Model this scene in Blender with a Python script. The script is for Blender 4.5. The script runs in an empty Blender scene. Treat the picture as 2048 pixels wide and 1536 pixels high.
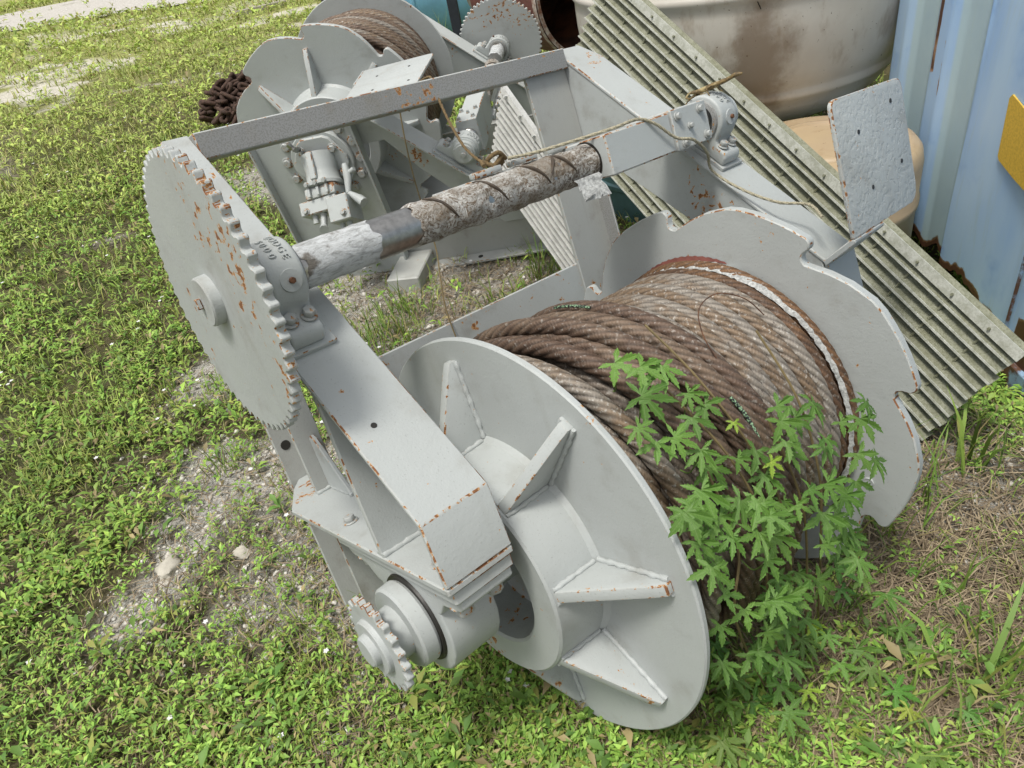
import bpy, bmesh, math, random
import numpy as np
from mathutils import Vector, Matrix
random.seed(7); rng = np.random.default_rng(11)
scene = bpy.context.scene
COL = scene.collection
PI = math.pi

# ------------------------------------------------------------------ camera
CAM = Vector((-0.599096, -0.932293, 1.735310))
RW = ((0.718475, -0.673442, -0.173980), (-0.512435, -0.343361, -0.787092), (0.470323, 0.654660, -0.591791))
cd = bpy.data.cameras.new('camera'); cam = bpy.data.objects.new('camera', cd); COL.objects.link(cam)
cd.sensor_width = 36.0; cd.lens = 24.873; cd.clip_start = 0.02; cd.clip_end = 500
mw = Matrix(((RW[0][0], -RW[1][0], -RW[2][0], CAM.x), (RW[0][1], -RW[1][1], -RW[2][1], CAM.y), (RW[0][2], -RW[1][2], -RW[2][2], CAM.z), (0, 0, 0, 1)))
cam.matrix_world = mw
scene.camera = cam
scene.render.resolution_x = 1024; scene.render.resolution_y = 768

# ------------------------------------------------------------------ sky and sun (bright overcast)
SUN_DIR = Vector((-0.30, -0.03, 0.95)).normalized()       # towards the sun
SUN_EL = math.asin(SUN_DIR.z); SUN_AZ = math.atan2(SUN_DIR.x, SUN_DIR.y)
world = bpy.data.worlds.new('World'); scene.world = world; world.use_nodes = True
wn = world.node_tree.nodes; wl = world.node_tree.links; wn.clear()
sky = wn.new('ShaderNodeTexSky'); sky.sky_type = 'NISHITA'; sky.sun_disc = False
sky.sun_elevation = SUN_EL; sky.sun_rotation = SUN_AZ; sky.dust_density = 4.0; sky.air_density = 1.0; sky.ozone_density = 0.6
hs = wn.new('ShaderNodeHueSaturation'); hs.inputs['Saturation'].default_value = 0.12
bgn = wn.new('ShaderNodeBackground'); bgn.inputs['Strength'].default_value = 0.09
wo = wn.new('ShaderNodeOutputWorld')
wl.new(sky.outputs[0], hs.inputs['Color']); wl.new(hs.outputs[0], bgn.inputs['Color']); wl.new(bgn.outputs[0], wo.inputs['Surface'])
sd = bpy.data.lights.new('sun', 'SUN'); sd.energy = 1.5; sd.angle = math.radians(12); sd.color = (1.0, 0.955, 0.87)
sun = bpy.data.objects.new('sun', sd); COL.objects.link(sun)
sun.rotation_euler = SUN_DIR.to_track_quat('Z', 'Y').to_euler(); sun.location = (0, 0, 8)
vs = scene.view_settings; vs.view_transform = 'Standard'; vs.look = 'None'; vs.gamma = 1.0; vs.exposure = 0.86
try: vs.use_curve_mapping = False
except Exception: pass

# ------------------------------------------------------------------ helpers
def tag(o, label=None, cat=None, group=None, kind=None):
    if label: o['label'] = label
    if cat: o['category'] = cat
    if group: o['group'] = group
    if kind: o['kind'] = kind
    return o

def empty(name, label, cat, mat=None, group=None):
    o = bpy.data.objects.new(name, None); COL.objects.link(o); o.empty_display_size = 0.1
    if mat is not None: o.matrix_world = mat
    return tag(o, label, cat, group)

def link(name, me, mat=None, parent=None, loc=None):
    o = bpy.data.objects.new(name, me); COL.objects.link(o)
    if mat is not None and len(me.materials) == 0:
        for m in (mat if isinstance(mat, (list, tuple)) else [mat]): me.materials.append(m)
    if parent is not None: o.parent = parent
    if loc is not None: o.location = loc
    return o

def finish(bm, bevel=0.0, seg=1, angle=30, merge=True, mati=1):
    if merge: bmesh.ops.remove_doubles(bm, verts=bm.verts, dist=1e-5)
    bmesh.ops.recalc_face_normals(bm, faces=bm.faces)
    if bevel > 0:
        ed = [e for e in bm.edges if len(e.link_faces) == 2 and e.calc_face_angle(0) > math.radians(28)]
        if ed: bmesh.ops.bevel(bm, geom=ed, offset=bevel, segments=seg, profile=0.6, affect='EDGES', material=mati, clamp_overlap=True)
    me = bpy.data.meshes.new('m'); bm.to_mesh(me); bm.free()
    me.polygons.foreach_set('use_smooth', [True]*len(me.polygons))
    try: me.set_sharp_from_angle(angle=math.radians(angle))
    except Exception: pass
    return me

def addbox(bm, x0, x1, y0, y1, z0, z1, T=None):
    vs_ = [bm.verts.new(Vector(p) if T is None else T @ Vector(p)) for p in ((x0,y0,z0),(x1,y0,z0),(x1,y1,z0),(x0,y1,z0),(x0,y0,z1),(x1,y0,z1),(x1,y1,z1),(x0,y1,z1))]
    for f in ((0,3,2,1),(4,5,6,7),(0,1,5,4),(1,2,6,5),(2,3,7,6),(3,0,4,7)): bm.faces.new([vs_[i] for i in f])

def box(x0, x1, y0, y1, z0, z1, bevel=0.003, T=None, seg=1):
    bm = bmesh.new(); addbox(bm, x0, x1, y0, y1, z0, z1, T); return finish(bm, bevel, seg)

def addprism(bm, poly, a, b, T=None, flip=None):
    """poly: (y,z) list extruded along x from a to b"""
    f = (lambda p: p) if T is None else (lambda p: T @ p)
    A = [bm.verts.new(f(Vector((a, p[0], p[1])))) for p in poly]; B = [bm.verts.new(f(Vector((b, p[0], p[1])))) for p in poly]
    n = len(poly); bm.faces.new(A); bm.faces.new(list(reversed(B)))
    for i in range(n): bm.faces.new((A[i], B[i], B[(i+1) % n], A[(i+1) % n]))

def prism(poly, a, b, bevel=0.003, T=None, seg=1, angle=30):
    bm = bmesh.new(); addprism(bm, poly, a, b, T); return finish(bm, bevel, seg, angle)

def addrev(bm, prof, n=48, T=None, a0=0.0, a1=2*PI):
    """prof: (x, r) list revolved about x axis"""
    f = (lambda p: p) if T is None else (lambda p: T @ p)
    full = abs(a1-a0-2*PI) < 1e-6
    m = n if full else n+1
    rings = []
    for (x, r) in prof:
        if r < 1e-6: rings.append([bm.verts.new(f(Vector((x, 0, 0))))])
        else: rings.append([bm.verts.new(f(Vector((x, r*math.cos(a0+(a1-a0)*i/n), r*math.sin(a0+(a1-a0)*i/n))))) for i in range(m)])
    for A, B in zip(rings, rings[1:]):
        for i in range(n):
            j = (i+1) % m if full else i+1
            if len(A) == 1 and len(B) == 1: continue
            if len(A) == 1: bm.faces.new((A[0], B[i], B[j]))
            elif len(B) == 1: bm.faces.new((A[i], B[0], A[j]))
            else: bm.faces.new((A[i], B[i], B[j], A[j]))

def rev(prof, n=48, T=None, bevel=0, angle=30, a0=0.0, a1=2*PI):
    bm = bmesh.new(); addrev(bm, prof, n, T, a0, a1); return finish(bm, bevel, 1, angle)

def addtube(bm, pts, rad, n=8, cap=True):
    pts = [Vector(p) for p in pts]; R = rad if isinstance(rad, (list, tuple)) else [rad]*len(pts)
    prev = None; rings = []
    for i, p in enumerate(pts):
        t = (pts[min(i+1, len(pts)-1)] - pts[max(i-1, 0)]).normalized()
        if prev is None: u = t.orthogonal().normalized()
        else:
            u = prev - t*prev.dot(t); u = u.normalized() if u.length > 1e-6 else t.orthogonal().normalized()
        prev = u; v = t.cross(u)
        rings.append([bm.verts.new(p + (u*math.cos(2*PI*k/n) + v*math.sin(2*PI*k/n))*R[i]) for k in range(n)])
    for A, B in zip(rings, rings[1:]):
        for k in range(n): bm.faces.new((A[k], A[(k+1) % n], B[(k+1) % n], B[k]))
    if cap: bm.faces.new(list(reversed(rings[0]))); bm.faces.new(rings[-1])

def tube(pts, rad, n=8, angle=50):
    bm = bmesh.new(); addtube(bm, pts, rad, n); return finish(bm, 0, 1, angle)

def smooth_path(ctrl, n=6):
    P = [Vector(c) for c in ctrl]; out = []
    for i in range(len(P)-1):
        p0 = P[max(i-1, 0)]; p1 = P[i]; p2 = P[i+1]; p3 = P[min(i+2, len(P)-1)]
        for k in range(n):
            t = k/n
            out.append(0.5*((2*p1) + (p2-p0)*t + (2*p0-5*p1+4*p2-p3)*t*t + (3*p1-p0-3*p2+p3)*t*t*t))
    out.append(P[-1]); return out

def frame(o, xdir, zdir=(0, 0, 1)):
    x = Vector(xdir).normalized(); z = Vector(zdir); z = (z - x*z.dot(x)).normalized(); y = z.cross(x)
    return Matrix(((x.x, y.x, z.x, o[0]), (x.y, y.y, z.y, o[1]), (x.z, y.z, z.z, o[2]), (0, 0, 0, 1)))

def np_mesh(name, V, F, mat, col=None, smooth=False, parent=None):
    """V (n,3); F (m,3) triangles"""
    me = bpy.data.meshes.new(name)
    V = np.ascontiguousarray(V, dtype=np.float32); F = np.ascontiguousarray(F, dtype=np.int32)
    me.vertices.add(len(V)); me.vertices.foreach_set('co', V.ravel())
    me.loops.add(F.size); me.loops.foreach_set('vertex_index', F.ravel())
    me.polygons.add(len(F)); me.polygons.foreach_set('loop_start', np.arange(0, F.size, F.shape[1], dtype=np.int32))
    me.polygons.foreach_set('loop_total', np.full(len(F), F.shape[1], dtype=np.int32))
    if smooth: me.polygons.foreach_set('use_smooth', np.ones(len(F), dtype=bool))
    me.update(calc_edges=True)
    if col is not None:
        at = me.color_attributes.new('tint', 'FLOAT_COLOR', 'POINT')
        c4 = np.ones((len(V), 4), dtype=np.float32); c4[:, :3] = col; at.data.foreach_set('color', c4.ravel())
    me.materials.append(mat)
    o = bpy.data.objects.new(name, me); COL.objects.link(o)
    if parent: o.parent = parent
    return o

# ------------------------------------------------------------------ materials
class NT:
    def __init__(s, name):
        s.m = bpy.data.materials.new(name); s.m.use_nodes = True; s.t = s.m.node_tree; s.t.nodes.clear()
        s.out = s.n('ShaderNodeOutputMaterial'); s.b = s.n('ShaderNodeBsdfPrincipled'); s.l(s.b.outputs[0], s.out.inputs['Surface'])
        s.tc = s.n('ShaderNodeTexCoord').outputs['Object']
    def n(s, t, **k):
        nd = s.t.nodes.new(t)
        for a, v in k.items(): setattr(nd, a, v)
        return nd
    def l(s, a, b): s.t.links.new(a, b)
    def setin(s, nd, key, v):
        if hasattr(v, 'is_linked') or hasattr(v, 'links'): s.l(v, nd.inputs[key])
        else: nd.inputs[key].default_value = v
    def noise(s, scale, detail=4, rough=0.55, vec=None, dist=0.0):
        nd = s.n('ShaderNodeTexNoise'); s.l(vec if vec is not None else s.tc, nd.inputs['Vector'])
        nd.inputs['Scale'].default_value = scale; nd.inputs['Detail'].default_value = detail; nd.inputs['Roughness'].default_value = rough; nd.inputs['Distortion'].default_value = dist
        return nd.outputs['Fac']
    def ramp(s, v, a, b, lo=0.0, hi=1.0):
        nd = s.n('ShaderNodeMapRange', interpolation_type='SMOOTHSTEP'); s.setin(nd, 'Value', v)
        for k, x in (('From Min', a), ('From Max', b), ('To Min', lo), ('To Max', hi)): nd.inputs[k].default_value = x
        return nd.outputs[0]
    def math(s, op, a, b=0.0):
        nd = s.n('ShaderNodeMath', operation=op); s.setin(nd, 0, a); s.setin(nd, 1, b); return nd.outputs[0]
    def mix(s, f, a, b):
        nd = s.n('ShaderNodeMix', data_type='RGBA')
        s.setin(nd, 0, f)
        for i, v in ((6, a), (7, b)):
            if isinstance(v, tuple): nd.inputs[i].default_value = (*v, 1.0) if len(v) == 3 else v
            else: s.l(v, nd.inputs[i])
        return nd.outputs[2]
    def bump(s, h, strength, dist=0.01, prev=None):
        nd = s.n('ShaderNodeBump'); nd.inputs['Strength'].default_value = strength; nd.inputs['Distance'].default_value = dist
        s.l(h, nd.inputs['Height'])
        if prev is not None: s.l(prev, nd.inputs['Normal'])
        return nd.outputs[0]
    def stretch(s, x, y, z):
        nd = s.n('ShaderNodeMapping'); nd.inputs['Scale'].default_value = (x, y, z); s.l(s.tc, nd.inputs['Vector']); return nd.outputs[0]
    def done(s, color=None, rough=0.6, normal=None, metal=0.0, spec=0.5):
        if color is not None:
            if isinstance(color, tuple): s.b.inputs['Base Color'].default_value = (*color, 1)
            else: s.l(color, s.b.inputs['Base Color'])
        s.setin(s.b, 'Roughness', rough); s.setin(s.b, 'Metallic', metal); s.b.inputs['Specular IOR Level'].default_value = spec
        if normal is not None: s.l(normal, s.b.inputs['Normal'])
        return s.m

def paint(name, base=(0.415, 0.44, 0.435), rust=0.0, dirt=0.35, rscale=1.0, gloss=0.5, thr=0.695, speck=0.35, sthr=0.66, sscale=240, pits=0.0):
    t = NT(name)
    big = t.noise(2.2, 3); mid = t.noise(9, 5, 0.6)
    c = t.mix(t.ramp(big, 0.35, 0.7), base, tuple(v*0.90 for v in base))
    c = t.mix(t.math('MULTIPLY', t.ramp(mid, 0.52, 0.75), dirt), c, (0.23, 0.22, 0.19))
    streak = t.noise(14, 3, 0.6, t.stretch(1, 1, 0.12))
    c = t.mix(t.math('MULTIPLY', t.ramp(streak, 0.58, 0.8), dirt*0.6), c, (0.26, 0.25, 0.22))
    spk = t.ramp(t.noise(sscale, 2), sthr, sthr+0.06)
    c = t.mix(t.math('MULTIPLY', spk, speck), c, (0.15, 0.145, 0.135))
    clus = t.ramp(t.noise(4.3*rscale, 2, 0.5, t.stretch(1, 1.1, 1)), 0.60-rust, 0.78-rust)
    spot = t.noise(46*rscale, 5, 0.62, dist=0.3)
    val = t.math('ADD', spot, t.math('MULTIPLY', clus, 0.16))
    rim = t.ramp(val, thr, thr+0.02); core = t.ramp(val, thr+0.03, thr+0.06)
    c = t.mix(rim, c, (0.46, 0.24, 0.08)); c = t.mix(core, c, (0.19, 0.08, 0.032))
    h1 = t.bump(t.noise(190, 3, 0.6), 0.20, 0.003)
    h2 = t.bump(t.noise(30, 3, 0.6), 0.17, 0.006, h1)
    if pits > 0: h2 = t.bump(t.ramp(t.math('ADD', t.noise(62, 3, 0.5), t.math('MULTIPLY', t.noise(7, 2), 0.35)), 0.66, 0.80), pits, -0.006, h2)
    h3 = t.bump(rim, 0.35, -0.0015, h2)
    ro = t.ramp(mid, 0.3, 0.8, gloss-0.06, gloss+0.12)
    ro = t.math('MAXIMUM', ro, t.math('MULTIPLY', rim, 0.85))
    return t.done(c, ro, h3)

def simple(name, col, rough=0.6, metal=0.0, var=0.25, scale=20, bumps=0.2, bscale=80, dark=None):
    t = NT(name); n1 = t.noise(scale, 5, 0.6)
    c = t.mix(t.ramp(n1, 0.3, 0.72), col, dark or tuple(v*(1-var) for v in col))
    return t.done(c, rough, t.bump(t.noise(bscale, 4, 0.6), bumps, 0.004), metal)

PAINT = paint('grey_paint', rust=0.025)
EDGE = paint('grey_paint_edges', base=(0.42, 0.44, 0.43), rust=0.12, rscale=1.6, thr=0.598)
BOLTP = paint('grey_paint_bolts', base=(0.37, 0.385, 0.375), rust=0.12, rscale=1.8, thr=0.64)
PAINT_R = paint('grey_paint_rusty', rust=0.085, dirt=0.5)
PAINT_D = paint('grey_paint_weathered', base=(0.27, 0.275, 0.27), rust=0.06, dirt=0.8, speck=0.5, sthr=0.50, sscale=230)
PAINT_P = paint('grey_paint_pitted', rust=0.02, pits=0.22)
PAINT_W = paint('grey_paint_dirty', base=(0.36, 0.37, 0.355), rust=0.07, dirt=0.75)
PW = [PAINT_W, EDGE]
PP = [PAINT, EDGE]; PR = [PAINT_R, EDGE]; PD = [PAINT_D, EDGE]
STEEL = simple('bare_steel', (0.52, 0.51, 0.49), 0.28, 1.0, 0.3, 60, 0.15, 300)
DARKHOLE = simple('grease_and_hole_shade', (0.02, 0.018, 0.015), 0.5)  # grease on the seal; on holes, flat discs painting the shade inside
RUSTY = simple('rusty_steel', (0.17, 0.075, 0.035), 0.85, 0.0, 0.5, 30, 0.6, 120, dark=(0.05, 0.024, 0.014))
GROOVE = simple('greasy_brown_groove', (0.075, 0.055, 0.038), 0.6, 0, 0.5, 40)
PRIMER = simple('red_primer', (0.27, 0.095, 0.075), 0.7, 0, 0.3, 40)
WHITEFIB = simple('frayed_white_fabric', (0.50, 0.51, 0.50), 0.9, 0, 0.55, 120, 0.9, 160)

def wrap_mat():
    t = NT('greased_wrap'); v = t.stretch(1.0, 1.0, 1.0)
    n1 = t.noise(9, 6, 0.7, t.stretch(0.7, 1.2, 1.2), 1.2); n2 = t.noise(60, 6, 0.75, dist=2.5); n3 = t.noise(5, 3, 0.5)
    c = t.mix(t.ramp(n1, 0.42, 0.60), (0.56, 0.555, 0.53), (0.27, 0.24, 0.20))
    c = t.mix(t.ramp(n2, 0.47, 0.60), c, (0.15, 0.105, 0.065))
    c = t.mix(t.math('MULTIPLY', t.ramp(n3, 0.45, 0.65), t.ramp(n2, 0.42, 0.58)), c, (0.09, 0.06, 0.035))
    return t.done(c, 0.55, t.bump(n2, 0.9, 0.006, t.bump(n1, 0.8, 0.012)))
WRAP = wrap_mat()
def peel_mat():
    t = NT('peeling_white_paint'); n1 = t.noise(48, 8, 0.75, t.stretch(0.6, 1.8, 1.8), 0.6); n2 = t.noise(9, 5, 0.65)
    c = t.mix(t.ramp(n1, 0.45, 0.6), (0.54, 0.56, 0.57), (0.33, 0.34, 0.34))
    c = t.mix(t.ramp(n2, 0.56, 0.66), c, (0.16, 0.145, 0.125))
    return t.done(c, 0.6, t.bump(n1, 0.8, 0.006))
PEEL = peel_mat()

def rope_mat(name, a, b, white=0.5):
    t = NT(name)
    info = t.n('ShaderNodeObjectInfo').outputs['Random']
    uv = t.n('ShaderNodeUVMap').outputs[0]
    w = t.n('ShaderNodeTexWave', wave_type='BANDS', bands_direction='DIAGONAL'); t.l(uv, w.inputs['Vector']); w.inputs['Scale'].default_value = 60; w.inputs['Distortion'].default_value = 1.0
    n1 = t.noise(7, 5, 0.65); n2 = t.noise(95, 5, 0.7)
    c = t.mix(t.ramp(t.math('ADD', n1, t.math('MULTIPLY', t.math('SUBTRACT', info, 0.5), 0.22)), 0.40, 0.62), a, b)
    c = t.mix(t.math('MULTIPLY', t.ramp(n2, 0.54, 0.68), white), c, (0.52, 0.50, 0.46))
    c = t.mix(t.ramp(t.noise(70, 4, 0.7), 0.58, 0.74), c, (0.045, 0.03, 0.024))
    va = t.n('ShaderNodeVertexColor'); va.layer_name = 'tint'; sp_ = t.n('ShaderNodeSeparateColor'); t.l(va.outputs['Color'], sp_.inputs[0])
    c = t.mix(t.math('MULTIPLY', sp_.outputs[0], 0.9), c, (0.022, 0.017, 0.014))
    nb = t.bump(w.outputs['Fac'], 0.30, 0.0012, t.bump(n2, 0.5, 0.002))
    return t.done(c, 0.62, nb, 0.25)
ROPE_RED = rope_mat('rusty_rope', (0.118, 0.075, 0.052), (0.185, 0.13, 0.09), 0.42)
ROPE_GREY = rope_mat('worn_grey_rope', (0.265, 0.235, 0.20), (0.20, 0.14, 0.09), 0.85)
ROPE_DARK = rope_mat('dark_rope', (0.11, 0.085, 0.065), (0.21, 0.175, 0.145), 0.6)
ROPE_BROWN = rope_mat('brown_rope', (0.17, 0.09, 0.042), (0.10, 0.055, 0.03), 0.45)

def leaf_mat(name, rough=0.55, trans=0.2, gain=1.0):
    t = NT(name)
    at = t.n('ShaderNodeVertexColor'); at.layer_name = 'tint'
    t.l(at.outputs['Color'], t.b.inputs['Base Color']); t.b.inputs['Roughness'].default_value = rough; t.b.inputs['Specular IOR Level'].default_value = 0.35
    tr = t.n('ShaderNodeBsdfTranslucent'); t.l(at.outputs['Color'], tr.inputs['Color'])
    mx = t.n('ShaderNodeMixShader'); mx.inputs[0].default_value = trans
    t.l(t.b.outputs[0], mx.inputs[1]); t.l(tr.outputs[0], mx.inputs[2]); t.l(mx.outputs[0], t.out.inputs['Surface'])
    return t.m
LEAF = leaf_mat('weed_leaf'); STRAW = leaf_mat('dry_straw', 0.8, 0.1); PETAL = leaf_mat('white_petal', 0.6, 0.2)

def vine_leaf_mat():
    t = NT('vine_leaf'); info = t.n('ShaderNodeObjectInfo')
    uv = t.n('ShaderNodeUVMap').outputs[0]; sx = t.n('ShaderNodeSeparateXYZ'); t.l(uv, sx.inputs[0])
    n1 = t.noise(40, 3)
    c = t.mix(info.outputs['Random'], (0.11, 0.235, 0.036), (0.175, 0.325, 0.055))
    c = t.mix(t.ramp(n1, 0.4, 0.7), c, (0.085, 0.19, 0.034))
    c = t.mix(t.math('MULTIPLY', t.ramp(t.math('ABSOLUTE', sx.outputs[0]), 0.0, 0.022, 1, 0), 0.6), c, (0.20, 0.32, 0.10))
    oc = t.n('ShaderNodeMix', data_type='RGBA', blend_type='MULTIPLY'); oc.inputs[0].default_value = 1; t.l(c, oc.inputs[6]); t.l(info.outputs['Color'], oc.inputs[7])
    c = oc.outputs[2]
    t.l(c, t.b.inputs['Base Color']); t.b.inputs['Roughness'].default_value = 0.5
    t.l(t.bump(n1, 0.3, 0.004), t.b.inputs['Normal'])
    tr = t.n('ShaderNodeBsdfTranslucent'); t.l(c, tr.inputs['Color'])
    mx = t.n('ShaderNodeMixShader'); mx.inputs[0].default_value = 0.3
    t.l(t.b.outputs[0], mx.inputs[1]); t.l(tr.outputs[0], mx.inputs[2]); t.l(mx.outputs[0], t.out.inputs['Surface'])
    return t.m
VLEAF = vine_leaf_mat()
STEM = simple('vine_stem', (0.16, 0.12, 0.05), 0.7)
GSTEM = simple('green_stem', (0.12, 0.20, 0.04), 0.6)

# ------------------------------------------------------------------ terrain
def sstep(a, b, x): t = np.clip((x-a)/(b-a), 0, 1); return t*t*(3-2*t)
_H = rng.random((256, 256))
def vnoise(x, y, s):
    x = np.asarray(x)*s + 37.7; y = np.asarray(y)*s + 91.3
    i = np.floor(x).astype(int); j = np.floor(y).astype(int); fx = x-i; fy = y-j; fx = fx*fx*(3-2*fx); fy = fy*fy*(3-2*fy)
    g = lambda a, b: _H[a % 256, b % 256]
    return (g(i, j)*(1-fx) + g(i+1, j)*fx)*(1-fy) + (g(i, j+1)*(1-fx) + g(i+1, j+1)*fx)*fy
def fbm(x, y, s): return (vnoise(x, y, s)*0.5 + vnoise(x, y, s*2.1)*0.3 + vnoise(x, y, s*4.3)*0.2)
def height(x, y):
    x = np.asarray(x, float); y = np.asarray(y, float)
    h = -0.13*sstep(-0.05, 1.05, x)*(1-sstep(0.9, 1.9, y)) - 0.22*sstep(1.5, 2.3, x)*(1-sstep(0.6, 1.6, y))
    h = h - 0.03*sstep(1.0, 2.0, y)
    near = 1-sstep(4, 12, np.hypot(x, y))
    return h + (fbm(x, y, 1.3)-0.5)*0.05*(0.3+near) + (fbm(x, y, 7)-0.5)*0.022*near
def bare(x, y):
    """how much soil and limestone grit shows through (0..1)"""
    b = sstep(0.58, 0.72, fbm(x, y, 0.75))*0.7
    r = np.hypot(x, y)
    b = b + sstep(0.60, 0.70, fbm(np.asarray(x)*0.6+9, np.asarray(y)*0.35, 0.55))*sstep(5, 9, r)*0.55
    for (cx, cy, rr, a) in ((-0.16, 1.50, 0.20, 1.0), (-0.82, 1.14, 0.17, .9), (-0.62, 1.24, 0.14, .8), (-0.06, 2.3, 0.28, .8), (1.0, 1.8, 0.75, .8), (0.55, 1.35, 0.4, .7), (1.6, 1.6, .5, .7), (0.75, -0.6, 0.6, .6), (1.35, -0.5, 0.3, .8), (0.35, 2.9, .25, .6), (1.7, 13.5, 0.7, .8), (1.9, 17.0, 0.9, .7)):
        b = b + a*np.exp(-((x-cx)**2+(y-cy)**2)/(rr*rr))*(0.5+fbm(x, y, 5))
    return np.clip(b, 0, 1)
PAX = np.array([(-12, 33.0), (4.3, 30.2), (6.6, 24.1), (7.9, 20.4), (11, 15.5), (16, 12)]); PBX = np.array([(-12, 46), (6.2, 40.5), (9.5, 36), (12, 31), (17, 24), (24, 19)])
def on_path(x, y):
    ya = np.interp(x, PAX[:, 0], PAX[:, 1]); yb = np.interp(x, PBX[:, 0], PBX[:, 1]); w = (fbm(x, y, 0.6)-0.5)*3
    return ((y > ya+w) & (y < yb+w)).astype(float)
def straw_zone(x, y):
    s = np.exp(-(((x-0.75)/0.75)**2 + ((y+0.62)/0.5)**2)) + 0.8*np.exp(-(((x-1.25)/0.8)**2 + ((y-1.75)/0.5)**2))
    return np.clip(s*1.3, 0, 1)

def ground_mat():
    t = NT('ground_soil')
    at = t.n('ShaderNodeVertexColor'); at.layer_name = 'tint'; sp = t.n('ShaderNodeSeparateColor'); t.l(at.outputs['Color'], sp.inputs[0])
    n1 = t.noise(17, 8, 0.78); n2 = t.noise(120, 6, 0.78); n3 = t.noise(2.0, 4)
    soil = t.mix(t.ramp(n1, 0.35, 0.65), (0.105, 0.082, 0.055), (0.20, 0.165, 0.12))
    grit = t.mix(t.ramp(n2, 0.38, 0.58), (0.30, 0.275, 0.235), (0.66, 0.645, 0.60))
    base = t.mix(t.ramp(n3, 0.35, 0.65), (0.07, 0.078, 0.03), (0.115, 0.10, 0.05))
    c = t.mix(t.math('MULTIPLY', sp.outputs[0], t.ramp(n1, 0.25, 0.5)), base, soil)
    c = t.mix(t.math('MULTIPLY', t.ramp(sp.outputs[0], 0.35, 0.9), t.ramp(n1, 0.36, 0.52)), c, grit)
    c = t.mix(t.math('MULTIPLY', sp.outputs[1], t.ramp(n2, 0.40, 0.7)), c, (0.15, 0.112, 0.072))
    far = t.mix(t.ramp(t.noise(1.1, 6, 0.7), 0.4, 0.6), (0.24, 0.26, 0.08), (0.32, 0.32, 0.13))
    far = t.mix(t.ramp(sp.outputs[0], 0.35, 0.8), far, (0.56, 0.53, 0.45))
    c = t.mix(sp.outputs[2], c, far)
    return t.done(c, 0.95, t.bump(n2, 0.8, 0.01, t.bump(n1, 0.8, 0.03)), spec=0.2)

nr, na = 230, 300
rr = np.concatenate([[0.0], 0.25*np.exp(np.linspace(0, math.log(1400), nr-1))])
aa = np.linspace(0, 2*PI, na, endpoint=False)
RR, AA = np.meshgrid(rr, aa, indexing='ij')
GX = CAM.x + 0.3 + RR*np.cos(AA); GY = CAM.y + 0.3 + RR*np.sin(AA); GZ = height(GX, GY)
idx = np.arange(nr*na).reshape(nr, na)
a_, b_ = idx[:-1], idx[1:]
F = np.stack([a_, b_, np.roll(b_, -1, 1), np.roll(a_, -1, 1)], -1).reshape(-1, 4)
gcol = np.stack([bare(GX, GY), straw_zone(GX, GY), sstep(7, 16, np.hypot(GX, GY))], -1).reshape(-1, 3)
ground = np_mesh('ground', np.stack([GX, GY, GZ], -1).reshape(-1, 3), F, ground_mat(), gcol, smooth=True)
tag(ground, 'grassy ground with pale limestone grit', 'ground', kind='structure')

def gravel_mat():
    t = NT('pale_gravel'); n = t.noise(9, 6, 0.75); n2 = t.noise(0.9, 4, 0.6)
    c = t.mix(t.ramp(n, 0.35, 0.65), (0.38, 0.355, 0.32), (0.52, 0.50, 0.46)); c = t.mix(t.math('MULTIPLY', t.ramp(n2, 0.55, 0.75), 0.4), c, (0.3, 0.30, 0.2))
    return t.done(c, 0.95, t.bump(n, 0.6, 0.03))
# pale gravel track far behind
pa = PAX; pb = PBX
bm = bmesh.new(); prevv = None
for i in range(len(pa)-1):
    for k in range(14):
        t_ = k/14; A_ = pa[i]*(1-t_)+pa[i+1]*t_; B_ = pb[i]*(1-t_)+pb[i+1]*t_
        w_ = (fbm(A_[0], A_[1], 0.5)-0.5)*2.5; A_ = A_ + (B_-A_)*w_*0.12
        row = []
        for q in range(7):
            p = A_ + (B_-A_)*q/6; row.append(bm.verts.new((p[0], p[1], float(height(p[0], p[1]))+0.03)))
        if prevv:
            for q in range(6): bm.faces.new((prevv[q], row[q], row[q+1], prevv[q+1]))
        prevv = row
path = link('gravel_path', finish(bm, 0), gravel_mat()); tag(path, 'pale gravel track crossing the grass', 'path', kind='structure')

# ------------------------------------------------------------------ winch builder (local axes: x along drum, y/z across it)
YS, ZS = 0.07867, 0.73831          # level-wind screw axis
SA = 0.7924                        # slope of the side beams
DD = 0.797                         # notched flange inner face
SV = Vector((0, math.cos(SA), math.sin(SA))); NV = Vector((0, -math.sin(SA), math.cos(SA))); AV = Vector((0, YS, ZS))
def bp(s, n, x=0.0): v = AV + SV*s + NV*n; return (v.y, v.z)
TBEAM = Matrix(((1, 0, 0, 0), (0, SV.y, NV.y, AV.y), (0, SV.z, NV.z, AV.z), (0, 0, 0, 1)))   # local x, s, n -> winch

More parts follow.
